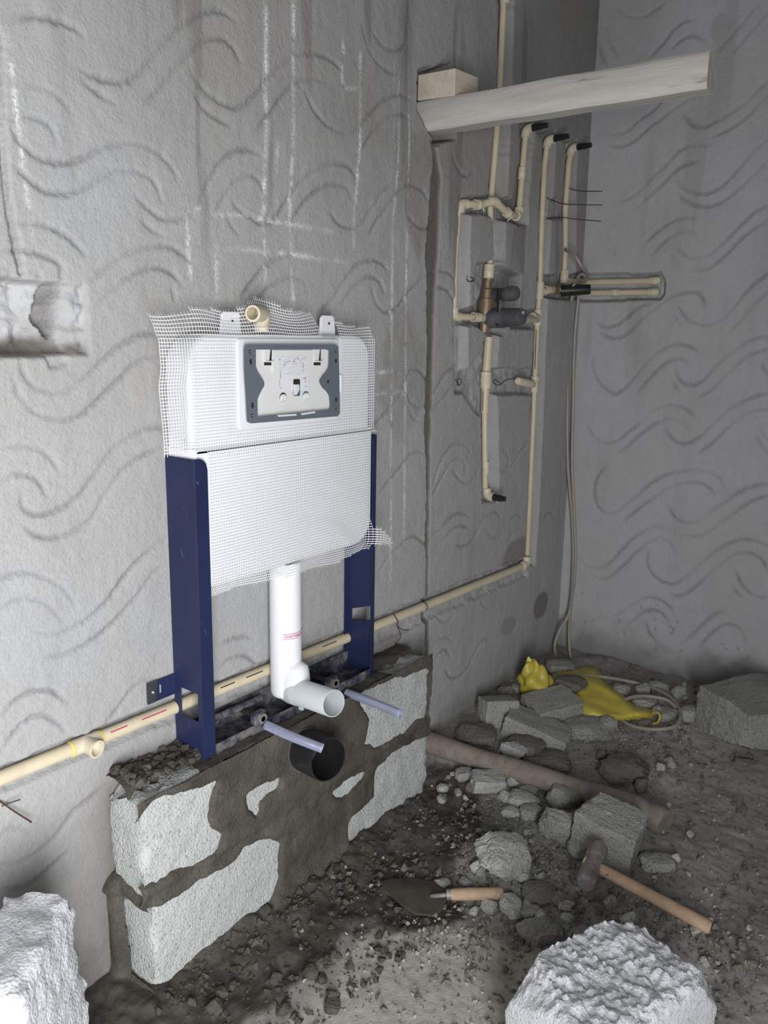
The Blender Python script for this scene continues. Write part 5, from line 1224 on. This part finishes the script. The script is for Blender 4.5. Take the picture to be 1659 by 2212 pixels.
h2 = [onX(1264, 600, XC - 0.06), onX(1254, 615, XC - 0.07), onX(1249, 650, XC - 0.06), onX(1241, 740, XC - 0.05), onX(1238, 880, XC - 0.05), onX(1236, 1000, XC - 0.05), onX(1241, 1120, XC - 0.045), onX(1243, 1220, XC - 0.045), onX(1231, 1330, XC - 0.05), onX(1230, 1400, XC - 0.06), onX(1240, 1435, XC - 0.07), onX(1254, 1450, XC - 0.08)]
obj('hose_strand', MB().tube(catmull(h2, 6), 0.0052, 10), MAT['hose_clear'], hs, smooth=True)
cl_ = [(1195,1458),(1240,1456),(1300,1462),(1350,1470),(1400,1482),(1440,1500),(1464,1524),(1470,1548),(1462,1566),(1440,1574),(1400,1575),(1360,1566),(1335,1545),(1340,1520),(1365,1506),(1400,1504),(1440,1512),(1462,1530)]
obj('hose_coil', MB().tube(catmull([gz(x, y, 0.022 + 0.008 * math.sin(k)) for k, (x, y) in enumerate(cl_)], 6), 0.0056, 10), MAT['hose_clear'], hs, smooth=True)
# ------------------------------------------------------------------ broken masonry on the floor, each piece a thing of its own
AZ = math.atan2(RGT[1], RGT[0])
def put_rock(name, label, cat, px, py, wpx, hpx, mat, seed, boxy=0.45, yaw=0.0, pitch=0.0, roll_=0.0, n=9, cuts=8, group=None, dr=0.8, rough=0.05, up=0.0, lift=0.0, H=None):
    p0 = onF(px, py, 0.03); dist = (p0 - CAM) @ fwd; m = dist / F_PX
    el = math.asin((CAM[2] - p0[2]) / np.linalg.norm(p0 - CAM))
    W = wpx * m; D = W * dr; Hh = (hpx * m - D * math.sin(el)) / math.cos(el)
    Hh = min(max(Hh, 0.35 * W), 1.3 * W) if H is None else H
    sink = 0.12 * Hh
    c = onF(px, py, Hh / 2 - sink + lift)
    V, Fc = rock((W * 1.06, D * 1.06, Hh * 1.06), seed, n, boxy, cuts, rough)
    V = V @ rot(AZ + yaw, pitch, roll_).T + c
    return obj(name, (V, Fc), MAT[mat], None, smooth=True, angle=26, label=label, cat=cat, group=group)
GR = 'broken masonry pieces heaped in the corner'
R_LIST = [
 ('broken_brick', 'flat-topped grey brick piece resting against the yellow bag', 1192, 1525, 102, 60, 'rubble_grey', 3, .96, .35, -.10, .12, 1, .75),
 ('broken_brick', 'long slanting brick slab just below the brick at the bag', 1160, 1580, 130, 66, 'rubble_grey', 5, .96, -.42, .22, 0, 1, .55),
 ('broken_brick', 'squarish grey chunk standing near the swirl wall left of the bag', 1075, 1537, 74, 70, 'rubble_grey', 8, .9, .30, .1, -.15, 2, .6),
 ('concrete_chunk', 'white chunk lying behind the round pole', 1109, 1622, 58, 46, 'block_pale', 11, .55, -.4, .2, 0, 6, .6),
 ('concrete_chunk', 'small grey stone just below the dark dip of the bag', 1228, 1543, 42, 44, 'rubble_grey', 12, .6, .5, 0, 0, 6, .9),
 ('mortar_lump', 'wide crumbly mortar lump below the yellow bag', 1268, 1572, 96, 56, 'rubble_grey', 14, .3, 0, 0, 0, 8, .9),
 ('concrete_chunk', 'small pale upright stone right below the yellow bag edge', 1311, 1567, 32, 44, 'rubble_grey', 16, .5, .2, 0, .1, 6, .8),
 ('concrete_chunk', 'small grey stone beside the plinth end of the pole', 1002, 1672, 40, 36, 'rubble_grey', 17, .4, .2, 0, 0, 7, .8),
 ('concrete_chunk', 'pale squarish chunk lying in front of the pole', 1054, 1692, 70, 58, 'rubble_pale', 19, .75, .1, .1, .1, 5, .7),
 ('concrete_chunk', 'small white chip tucked under the pole', 1116, 1684, 44, 34, 'block_pale', 21, .6, .3, .2, 0, 6, .6),
 ('mortar_lump', 'brown crumb lump touching the white chip under the pole', 1142, 1702, 44, 40, 'rubble_brown', 22, .3, 0, 0, 0, 8, .9),
 ('concrete_chunk', 'jagged pale chunk between white chip and gravel', 1130, 1727, 66, 42, 'rubble_pale', 24, .35, -.2, .1, 0, 9, .8),
 ('mortar_lump', 'lumpy grey mortar piece leaning on the middle of the pole', 1216, 1722, 68, 66, 'rubble_grey', 26, .45, .4, .2, .1, 8, .8),
 ('concrete_chunk', 'dull grey chunk in front of the jagged pale chunk', 1146, 1755, 48, 42, 'rubble_grey', 28, .5, .6, 0, 0, 8, .8),
 ('concrete_chunk', 'small pale pebble chunk at the edge of the gravel patch', 1102, 1754, 40, 30, 'rubble_pale', 30, .3, 0, 0, 0, 8, .8),
 ('concrete_chunk', 'upright grey chunk left of the biggest broken block', 1200, 1785, 68, 78, 'rubble_grey', 31, .55, -.3, .1, .15, 7, .6),
 ('broken_block', 'biggest broken grey block behind the hammer head', 1312, 1800, 128, 140, 'rubble_grey', 33, .92, -.55, .15, .12, 4, .75),
 ('concrete_chunk', 'crumbled grey lump fallen from the biggest block above the hammer', 1262, 1835, 66, 54, 'rubble_grey', 35, .35, 0, 0, 0, 8, .8),
 ('rock', 'large pale rounded rock with a dark spot left of the hammer', 1091, 1848, 114, 108, 'rubble_pale', 38, .30, .3, .2, .1, 9, .9),
 ('concrete_chunk', 'mud-stained stone at the end of the trowel handle', 1102, 1955, 44, 56, 'rubble_pale', 40, .35, .2, 0, 0, 7, .8),
 ('mortar_lump', 'dark flat mortar lump right of the trowel handle', 1166, 1928, 72, 46, 'rubble_brown', 42, .4, -.2, 0, 0, 8, .8),
 ('concrete_chunk', 'small grey crumb below the dark mortar lump', 1145, 1966, 46, 32, 'rubble_grey', 44, .35, 0, 0, 0, 7, .8),
 ('concrete_chunk', 'small grey stone above the pale pebble near the foreground rock', 1224, 1956, 36, 32, 'rubble_grey', 46, .3, 0, 0, 0, 7, .8),
 ('concrete_chunk', 'little pale pebble nearest the top of the foreground rock', 1228, 1983, 30, 24, 'rubble_pale', 48, .3, 0, 0, 0, 7, .8),
 ('concrete_chunk', 'flat triangular grey chip left of the big foreground rock', 1166, 2012, 92, 58, 'rubble_grey', 50, .6, .2, .1, .1, 7, .6),
 ('concrete_chunk', 'small pale stone beside the trowel blade', 955, 1909, 36, 28, 'rubble_pale', 52, .35, 0, 0, 0, 7, .8),
 ('mortar_lump', 'dark crumbled lump under the hammer head', 1286, 1925, 50, 66, 'rubble_brown', 54, .35, 0, 0, 0, 8, .7),
 ('concrete_chunk', 'small pale stone under the hammer handle', 1316, 1950, 30, 38, 'rubble_grey', 56, .4, .4, 0, 0, 7, .7),
 ('mortar_lump', 'low brown lump at the swirl wall behind the pole', 1030, 1588, 84, 44, 'rubble_brown', 58, .4, -.2, 0, 0, 8, .8),
 ('mortar_lump', 'brown lump under the slanting brick slab', 1130, 1610, 90, 50, 'rubble_brown', 59, .4, -.3, 0, 0, 8, .8),
 ('mortar_lump', 'dark brown lump behind the middle of the pole', 1182, 1645, 96, 46, 'rubble_brown', 60, .35, -.2, 0, 0, 8, .8),
 ('concrete_chunk', 'rounded grey stone at the foot of the corner behind the bag', 1210, 1441, 60, 40, 'rubble_grey', 62, .35, 0, 0, 0, 8, .8),
 ('rock', 'dark round stone sitting in the dip of the yellow bag', 1232, 1478, 70, 46, 'rubble_brown', 64, .3, 0, 0, 0, 8, .9),
 ('broken_block', 'large dull concrete lump at the foot of the right wall', 1640, 1545, 190, 160, 'rubble_grey', 66, .86, .25, 0, .1, 6, .8),
 ('concrete_chunk', 'small grey stone left of the bag top', 1090, 1494, 28, 32, 'rubble_grey', 68, .5, .3, 0, 0, 7, .8),
 ('concrete_chunk', 'small grey stone between swirl wall and bag', 1116, 1488, 26, 24, 'rubble_grey', 69, .4, 0, 0, 0, 7, .8),
 ('concrete_chunk', 'leftmost of the stones inside the hose coil', 1344, 1490, 36, 30, 'rubble_grey', 70, .5, 0, .1, 0, 7, .8),
 ('concrete_chunk', 'upright stone inside the hose coil near the wall', 1388, 1490, 28, 34, 'rubble_grey', 71, .5, 0, 0, .1, 7, .8),
 ('concrete_chunk', 'stone just above the hose coil', 1422, 1482, 40, 28, 'rubble_grey', 72, .4, 0, 0, 0, 7, .8),
 ('concrete_chunk', 'stone at the right wall above the hose coil end', 1466, 1496, 26, 34, 'rubble_grey', 73, .6, .3, 0, 0, 7, .8),
 ('concrete_chunk', 'stone near the wall between hose coil and large lump', 1522, 1520, 40, 38, 'rubble_grey', 74, .4, 0, 0, 0, 7, .8),
 ('concrete_chunk', 'flat stone on the floor inside the hose loop', 1440, 1543, 44, 34, 'rubble_grey', 75, .6, .2, 0, 0, 7, .8),
 ('concrete_chunk', 'grey stone just outside the right of the hose loop', 1492, 1540, 50, 42, 'rubble_grey', 76, .5, 0, 0, 0, 7, .8),
 ('concrete_chunk', 'low stone below the bag handle loop', 1394, 1516, 50, 28, 'rubble_grey', 77, .4, 0, 0, 0, 7, .8),
 ('mortar_lump', 'half-buried low lump between pole and hose coil', 1350, 1660, 110, 34, 'rubble_brown', 78, .4, .2, 0, 0, 8, .7),
 ('concrete_chunk', 'small upright stone right behind the kinked pole end', 1385, 1700, 26, 44, 'rubble_brown', 79, .5, 0, 0, 0, 7, .7),
 ('mortar_lump', 'grey lump beyond the pole end', 1420, 1862, 76, 40, 'rubble_grey', 80, .35, 0, 0, 0, 8, .7),
 ('concrete_chunk', 'small dark stone far right by the large lump', 1610, 1645, 40, 18, 'rubble_brown', 81, .35, 0, 0, 0, 8, .7),
]
for (nm_, lab_, px, py, wpx, hpx, mat, sd, bxy, yw, pt, rl, cts, dr) in R_LIST:
    cat_ = {'broken_brick': 'brick', 'broken_block': 'concrete block', 'rock': 'rock', 'mortar_lump': 'mortar lump', 'concrete_chunk': 'rubble'}[nm_]
    up_ = 0.03 if 'dip of the yellow' in lab_ else (0.02 if 'resting against the yellow' in lab_ else 0.0)
    put_rock(nm_, lab_, cat_, px, py, wpx, hpx, mat, sd, bxy, yw, pt, rl, n=22 if wpx > 90 else 13, cuts=cts, group=GR, dr=dr, lift=up_, rough=0.020 if bxy > 0.8 else 0.045)
# small fragments scattered between them
rr = random.Random(11)
fr_mesh = [rock((1, 1, 0.75), 900 + k, 4, 0.4, 6, 0.06) for k in range(5)]
frag = []
areas = [((950, 1660), (1260, 1780), 24, 'small stone fragment just in front of the round pole', 'fragments before the pole'),
         ((1000, 1780), (1260, 1990), 30, 'small stone fragment between the large pale rock and the trowel handle', 'fragments around the pale rock'),
         ((1060, 1480), (1330, 1640), 22, 'small stone fragment among the bricks behind the pole', 'fragments among the bricks'),
         ((1340, 1470), (1560, 1580), 16, 'small stone fragment in or near the hose coil', 'fragments near the hose coil'),
         ((1260, 1640), (1500, 1900), 18, 'small stone fragment right of the biggest broken block', 'fragments by the biggest block'),
         ((1330, 1990), (1640, 2120), 14, 'small stone fragment between hammer handle and foreground rock', 'fragments below the hammer'),
         ((330, 2080), (720, 2200), 16, 'small crumb of wet mortar on the muddy floor before the plinth', 'mortar crumbs by the plinth')]
for (a_, b_, k_, lb_, gr_) in areas:
    for _ in range(k_):
        px = a_[0] + (b_[0] - a_[0]) * rr.random(); py = a_[1] + (b_[1] - a_[1]) * rr.random()
        p = onF(px, py, 0.0); s_ = 0.008 + 0.016 * rr.random() ** 2
        Vr, Fr = fr_mesh[rr.randrange(5)]
        V = (Vr * s_ * 1.5) @ rot(rr.random() * 6.28, rr.random(), rr.random()).T + p + np.array([0, 0, s_ * 0.40])
        obj('stone_fragment', (V, Fr), MAT['mortar' if px < 800 else rr.choice(['rubble_grey', 'rubble_grey', 'rubble_brown', 'rubble_pale'])], None, label=lb_, cat='fragment', group=gr_)
# gravel: too fine to count
rs = np.random.RandomState(5); mb = MB()
octa = np.array([(1, 0, 0), (-1, 0, 0), (0, 1, 0), (0, -1, 0), (0, 0, 1), (0, 0, -1)], float); of = [(0, 2, 4), (2, 1, 4), (1, 3, 4), (3, 0, 4), (2, 0, 5), (1, 2, 5), (3, 1, 5), (0, 3, 5)]
cent = [onF(x, y)[:2] for x, y in [(1080, 1770), (1180, 1850), (1150, 1900), (1240, 1940), (1010, 1850), (1290, 1870), (1400, 1980), (1560, 2060), (1330, 1620), (1460, 1600), (1120, 1960), (930, 2060), (1000, 1760)]]
for k in range(3400):
    if k % 4 == 0: x, y = 1.0 + 1.66 * rs.rand(), -1.1 + 1.05 * rs.rand()
    else: c = cent[rs.randint(len(cent))]; x, y = c[0] + rs.normal() * 0.10, c[1] + rs.normal() * 0.075
    if x > XC - 0.02 or y > -0.02 or (x < PX1 + 0.03 and y > YF - 0.03): continue
    s_ = 0.0016 + 0.0045 * rs.rand() ** 3
    V = octa * (0.6 + 0.8 * rs.rand(6, 1)) * s_; a = rs.rand() * 6.28
    V = V @ rot(a, rs.rand()).T + np.array([x, y, float(floor_h(x, y)) + s_ * 0.5])
    mb.add(V, of)
obj('gravel', mb, MAT['rubble_grey'], None, kind='stuff', label='fine gravel and grit scattered over the dirt floor', cat='gravel')

mb = MB()
for k in range(2600):
    if k % 3 == 0: x, y = 1.25 + 1.43 * rs.rand(), -1.0 + 0.95 * rs.rand()
    else: c = cent[rs.randint(len(cent))]; x, y = c[0] + rs.normal() * 0.12, c[1] + rs.normal() * 0.09
    if x > XC - 0.02 or y > -0.02 or (x < PX1 + 0.03 and y > YF - 0.03): continue
    s_ = 0.003 + 0.008 * rs.rand() ** 4
    V = octa * (0.6 + 0.8 * rs.rand(6, 1)) * s_ * np.array([1.2, 1, 0.7]); a = rs.rand() * 6.28
    V = V @ rot(a, rs.rand()).T + np.array([x, y, float(floor_h(x, y)) + s_ * 0.4])
    mb.add(V, of)
obj('dirt_clods', mb, MAT['rubble_brown'], None, kind='stuff', label='brown dirt crumbs strewn over the floor', cat='dirt')

mb = MB()
for k in range(1500):
    x, y = 0.80 + 0.85 * rs.rand(), YF - 0.015 - 0.30 * rs.rand() ** 1.6
    if (x - 0.8) * 0.30 < -(y + 0.55): continue
    s_ = 0.0025 + 0.009 * rs.rand() ** 4
    V = octa * (0.6 + 0.8 * rs.rand(6, 1)) * s_ * np.array([1.2, 1, 0.8])
    V = V @ rot(rs.rand() * 6.28, rs.rand()).T + np.array([x, y, float(floor_h(x, y)) + s_ * 0.35])
    mb.add(V, of)
obj('mud_crumbs', mb, MAT['mortar'], None, kind='stuff', label='dark wet mortar crumbs along the foot of the plinth', cat='mud')

# ------------------------------------------------------------------ big foreground rock
c = (onZ(1110, 2140, 0.2) + onZ(1530, 2130, 0.2)) / 2
ex = onZ(1400, 2000, 0.2) - onZ(1125, 2150, 0.2); yaw = math.atan2(ex[1], ex[0])
V, Fc = cubegrid(70, 46, 26)
S_ = V / np.linalg.norm(V, axis=1, keepdims=True); P = V * 0.93 + S_ * 0.10
for d, h in (((0.8, 0.7, 0.4), 1.28), ((0.9, 0.0, 0.6), 1.22), ((-0.8, 0.2, 0.6), 1.26), ((-0.7, -0.5, 0.5), 1.45), ((0.7, -0.6, 0.4), 1.42), ((0.0, -0.6, 0.8), 1.30), ((-0.5, 0.8, 0.3), 1.38)):
    d = np.array(d) / np.linalg.norm(d); t_ = P @ d - h; P = P - np.where(t_ > 0, t_, 0)[:, None] * d
P = P * np.array([0.150, 0.094, 0.105])
top = sstep(0.02, 0.085, P[:, 2])
rid = sins(P, 61, 6, 8) * 0.0045 + sins(P, 62, 16, 10) * 0.0030 + sins(P, 63, 40, 14) * 0.0022 + sins(P, 65, 80, 14) * 0.0016
P[:, 2] += top * (rid - 0.012 * sstep(0.05, 0.19, P[:, 0])); P = P + S_ * (sins(P, 64, 10, 8) * 0.0022 * (1 - top))[:, None]
bc = np.array([1.172, -0.850, 0.0])
V = P @ rot(yaw).T + bc + np.array([0, 0, 0.108])
bigrock = obj('foreground_rock', (V, Fc), MAT['block_white'], None, smooth=True, angle=40, label='big whitish broken block with a rough crumbled top in the foreground', cat='rock')

# ------------------------------------------------------------------ block standing on end at lower left
A = onZ(153, 1928, 0.4); e1 = onZ(15, 2155, 0.4) - onZ(125, 1950, 0.4); e1 /= np.linalg.norm(e1); e2 = np.array([-e1[1], e1[0], 0]); e2 = e2 if (e2 @ (onZ(0, 1945, 0.4) - A)) > 0 else -e2
P, Fc = blockmesh((0, 0, 0), (0.20, 0.105, 0.40), 91, res=0.009, rough=0.0016, edge=0.014, chip=0.006)
V = A + np.outer((0.4 - P[:, 2]) * 0.085, RGT * np.array([1, 1, 0])) + np.outer(P[:, 0], e1) + np.outer(P[:, 1], e2) + np.outer(P[:, 2] - 0.4, [0, 0, 1])
if np.cross(e1, e2)[2] < 0: Fc = [f[::-1] for f in Fc]
obj('upright_block', (V, Fc), MAT['block_white'], None, smooth=True, angle=50, label='pale concrete block standing on end at lower left of the wall', cat='concrete block')

# ------------------------------------------------------------------ round timber pole on the floor
pp = [onF(x, y, u) for x, y, u in [(905, 1596, 0.03), (1000, 1628, 0.028), (1100, 1660, 0.030), (1250, 1705, 0.030), (1365, 1742, 0.030), (1405, 1760, 0.028), (1438, 1778, 0.024)]]
pp = catmull(pp, 4); mb = MB()
mb.tube(pp, [0.030 + 0.002 * math.sin(i * 0.9) + (0.004 if i > len(pp) - 6 else 0) for i in range(len(pp))], 16)
obj('timber_pole', mb, MAT['pole_bark'], None, smooth=True, angle=50, label='long round brown timber pole lying across the rubble', cat='pole')

# ------------------------------------------------------------------ hammer
hm = thing('hammer', 'heavy club hammer with iron head and wooden handle lying on the rubble', 'hammer', tuple(onF(1280, 1870)))
h0, h1_ = onF(1293, 1824, 0.075), onF(1262, 1908, 0.055)
hc = onF(1280, 1868, 0.066); hd = h1_ - h0; hL = np.linalg.norm(hd) * 0.98; hd /= np.linalg.norm(hd)
he = onF(1535, 2004, 0.022)
mb = MB()
def octring(t, r): 
    n_ = np.cross(hd, [0, 0, 1.0]); n_ /= np.linalg.norm(n_); b2 = np.cross(hd, n_)
    return [hc + hd * t + (n_ * math.cos(a) + b2 * math.sin(a)) * r for a in (np.arange(8) + 0.5) * math.pi / 4]
prof = [(-hL / 2, 0.018), (-hL / 2 + 0.004, 0.0215), (-0.022, 0.0225), (-0.016, 0.0205), (0.016, 0.0205), (0.022, 0.0225), (hL / 2 - 0.006, 0.0225), (hL / 2, 0.019)]
V = []
for t_, r_ in prof: V += octring(t_, r_)
Fc = [(i * 8 + k, i * 8 + (k + 1) % 8, (i + 1) * 8 + (k + 1) % 8, (i + 1) * 8 + k) for i in range(len(prof) - 1) for k in range(8)] + [tuple(range(7, -1, -1)), tuple((len(prof) - 1) * 8 + k for k in range(8))]
obj('head', mb.add(V, Fc), MAT['hammer_iron'], hm, label='dark iron hammer head')
mb = MB(); mb.add(octring(hL / 2 - 0.003, 0.0185) + octring(hL / 2 + 0.002, 0.0175), [(k, (k + 1) % 8, 8 + (k + 1) % 8, 8 + k) for k in range(8)] + [tuple(8 + k for k in range(8))])
obj('striking_face', mb, MAT['bright_steel'], hm, label='worn bright striking face')
hv = he - hc; s0 = hc - hv * 0.08
obj('handle', MB().tube([s0 + (he - s0) * t_ for t_ in (0, 0.1, 0.25, 0.5, 0.75, 0.97, 1.0)], [0.0125, 0.0135, 0.0145, 0.0150, 0.0160, 0.0165, 0.0150], 14, flat=0.85), MAT['handle_wood'], hm, smooth=True, angle=45, label='brown wooden hammer handle')

# ------------------------------------------------------------------ trowel
tr = thing('trowel', 'muddy pointing trowel with a wooden handle lying on the wet floor', 'trowel', tuple(onF(960, 1935)))
bl = [(820, 1902), (850, 1896), (900, 1898), (938, 1906), (960, 1922), (966, 1942), (956, 1963), (930, 1976), (896, 1972), (866, 1952), (840, 1926)]
ring = [onF(x, y, 0.012) for x, y in bl]; cz_ = np.mean(ring, axis=0) + np.array([0, 0, 0.008]); zz = np.mean([p[2] for p in ring])
ring = [np.array([p[0], p[1], zz]) for p in ring]
n = len(ring); V = ring + [p * 0.55 + cz_ * 0.45 for p in ring] + [cz_] + [p - np.array([0, 0, 0.004]) for p in ring]
Fc = [(i, (i + 1) % n, n + (i + 1) % n, n + i) for i in range(n)] + [(n + i, n + (i + 1) % n, 2 * n) for i in range(n)] + [(2 * n + 1 + i, 2 * n + 1 + (i + 1) % n, (i + 1) % n, i) for i in range(n)] + [tuple(3 * n - i for i in range(n))]
obj('blade', MB().add(V, Fc), MAT['trowel_mud'], tr, smooth=True, angle=40, label='leaf-shaped blade coated in mud')
t0, t1 = onF(974, 1932, 0.026), onF(1086, 1930, 0.024)
obj('tang', MB().tube([onF(930, 1936, 0.016), onF(955, 1934, 0.024), t0], 0.005, 10), MAT['hammer_iron'], tr, smooth=True)
obj('ferrule', MB().tube([t0 + (t1 - t0) * -0.09, t0 + (t1 - t0) * 0.04], 0.0115, 14), MAT['hammer_iron'], tr, smooth=True, angle=40)
obj('handle', MB().tube([t0 + (t1 - t0) * t_ for t_ in (0.0, 0.1, 0.35, 0.7, 0.95, 1.0)], [0.0115, 0.0130, 0.0138, 0.0132, 0.0138, 0.0120], 14), MAT['handle_wood'], tr, smooth=True, angle=45)

# ------------------------------------------------------------------ yellow plastic bag
yb = thing('plastic_bag', 'crumpled bright yellow plastic bag pinned under bricks in the corner', 'bag', tuple(onF(1250, 1500)))
V, Fc = cubegrid(26, 26, 26); S_ = V / np.linalg.norm(V, axis=1, keepdims=True)
cb = onF(1157, 1474, 0.055); md = (cb - CAM) @ fwd / F_PX
ang = np.arctan2(S_[:, 1], S_[:, 0])
rad = 1 + 0.10 * np.sin(ang * 3 + S_[:, 2] * 5) + 0.08 * np.sin(ang * 5 - S_[:, 2] * 7 + 1) + 0.03 * sins(S_, 12, 0.7, 6) - 0.07 * np.abs(np.sin(S_[:, 2] * 4.5 + ang * 0.7))
P = S_ * rad[:, None] * np.array([37 * md, 32 * md, 52 * md])
P[:, 0] += -0.25 * P[:, 2]; P[:, :2] *= (1 - 0.25 * sstep(0.0, 0.06, P[:, 2]))[:, None]
V2_ = P @ rot(AZ).T + cb
obj('bunched_end', (V2_, Fc), MAT['yellow_bag'], yb, smooth=True, angle=50)
poly = [(1186, 1462), (1205, 1452), (1240, 1448), (1284, 1443), (1296, 1456), (1304, 1474), (1335, 1497), (1372, 1528), (1415, 1536), (1408, 1548), (1335, 1557), (1262, 1553), (1232, 1535), (1205, 1505)]
stp = 3.0; xs = np.arange(1180, 1420, stp); ys = np.arange(1440, 1562, stp); XX, YY = np.meshgrid(xs, ys, indexing='ij')
ins = inpoly(XX, YY, poly)
dmap = blur(ins.astype(float), 16)
Pg = np.zeros(XX.shape + (3,))
for i in range(XX.shape[0]):
    for j in range(XX.shape[1]):
        if dmap[i, j] > 0.02:
            q_ = (YY[i, j] - 1450) - 0.42 * (XX[i, j] - 1240)      # folds run along the sheet towards the handle
            f_ = 0.006 * abs(math.sin(q_ * 0.075 + 0.6 * math.sin(XX[i, j] * 0.03))) + 0.003 * math.sin(q_ * 0.21) + 0.006 * float(fbm(XX[i, j], YY[i, j], 0.03, 2, 5))
            Pg[i, j] = onF(XX[i, j], YY[i, j], 0.006 + (0.026 + f_) * sstep(0.3, 0.98, dmap[i, j]))
sk = skin(Pg, dmap, ins)
sheet = obj('spread_sheet', sk, MAT['yellow_bag'], yb, smooth=True)
sm = sheet.modifiers.new('thick', 'SOLIDIFY'); sm.thickness = 0.003
obj('handle_loop', MB().tube(catmull([onF(x, y, u) for x, y, u in [(1404, 1543, 0.02), (1418, 1538, 0.035), (1426, 1546, 0.03), (1422, 1560, 0.012), (1410, 1564, 0.01)]], 5), 0.0045, 8, flat=0.5), MAT['yellow_bag'], yb, smooth=True)
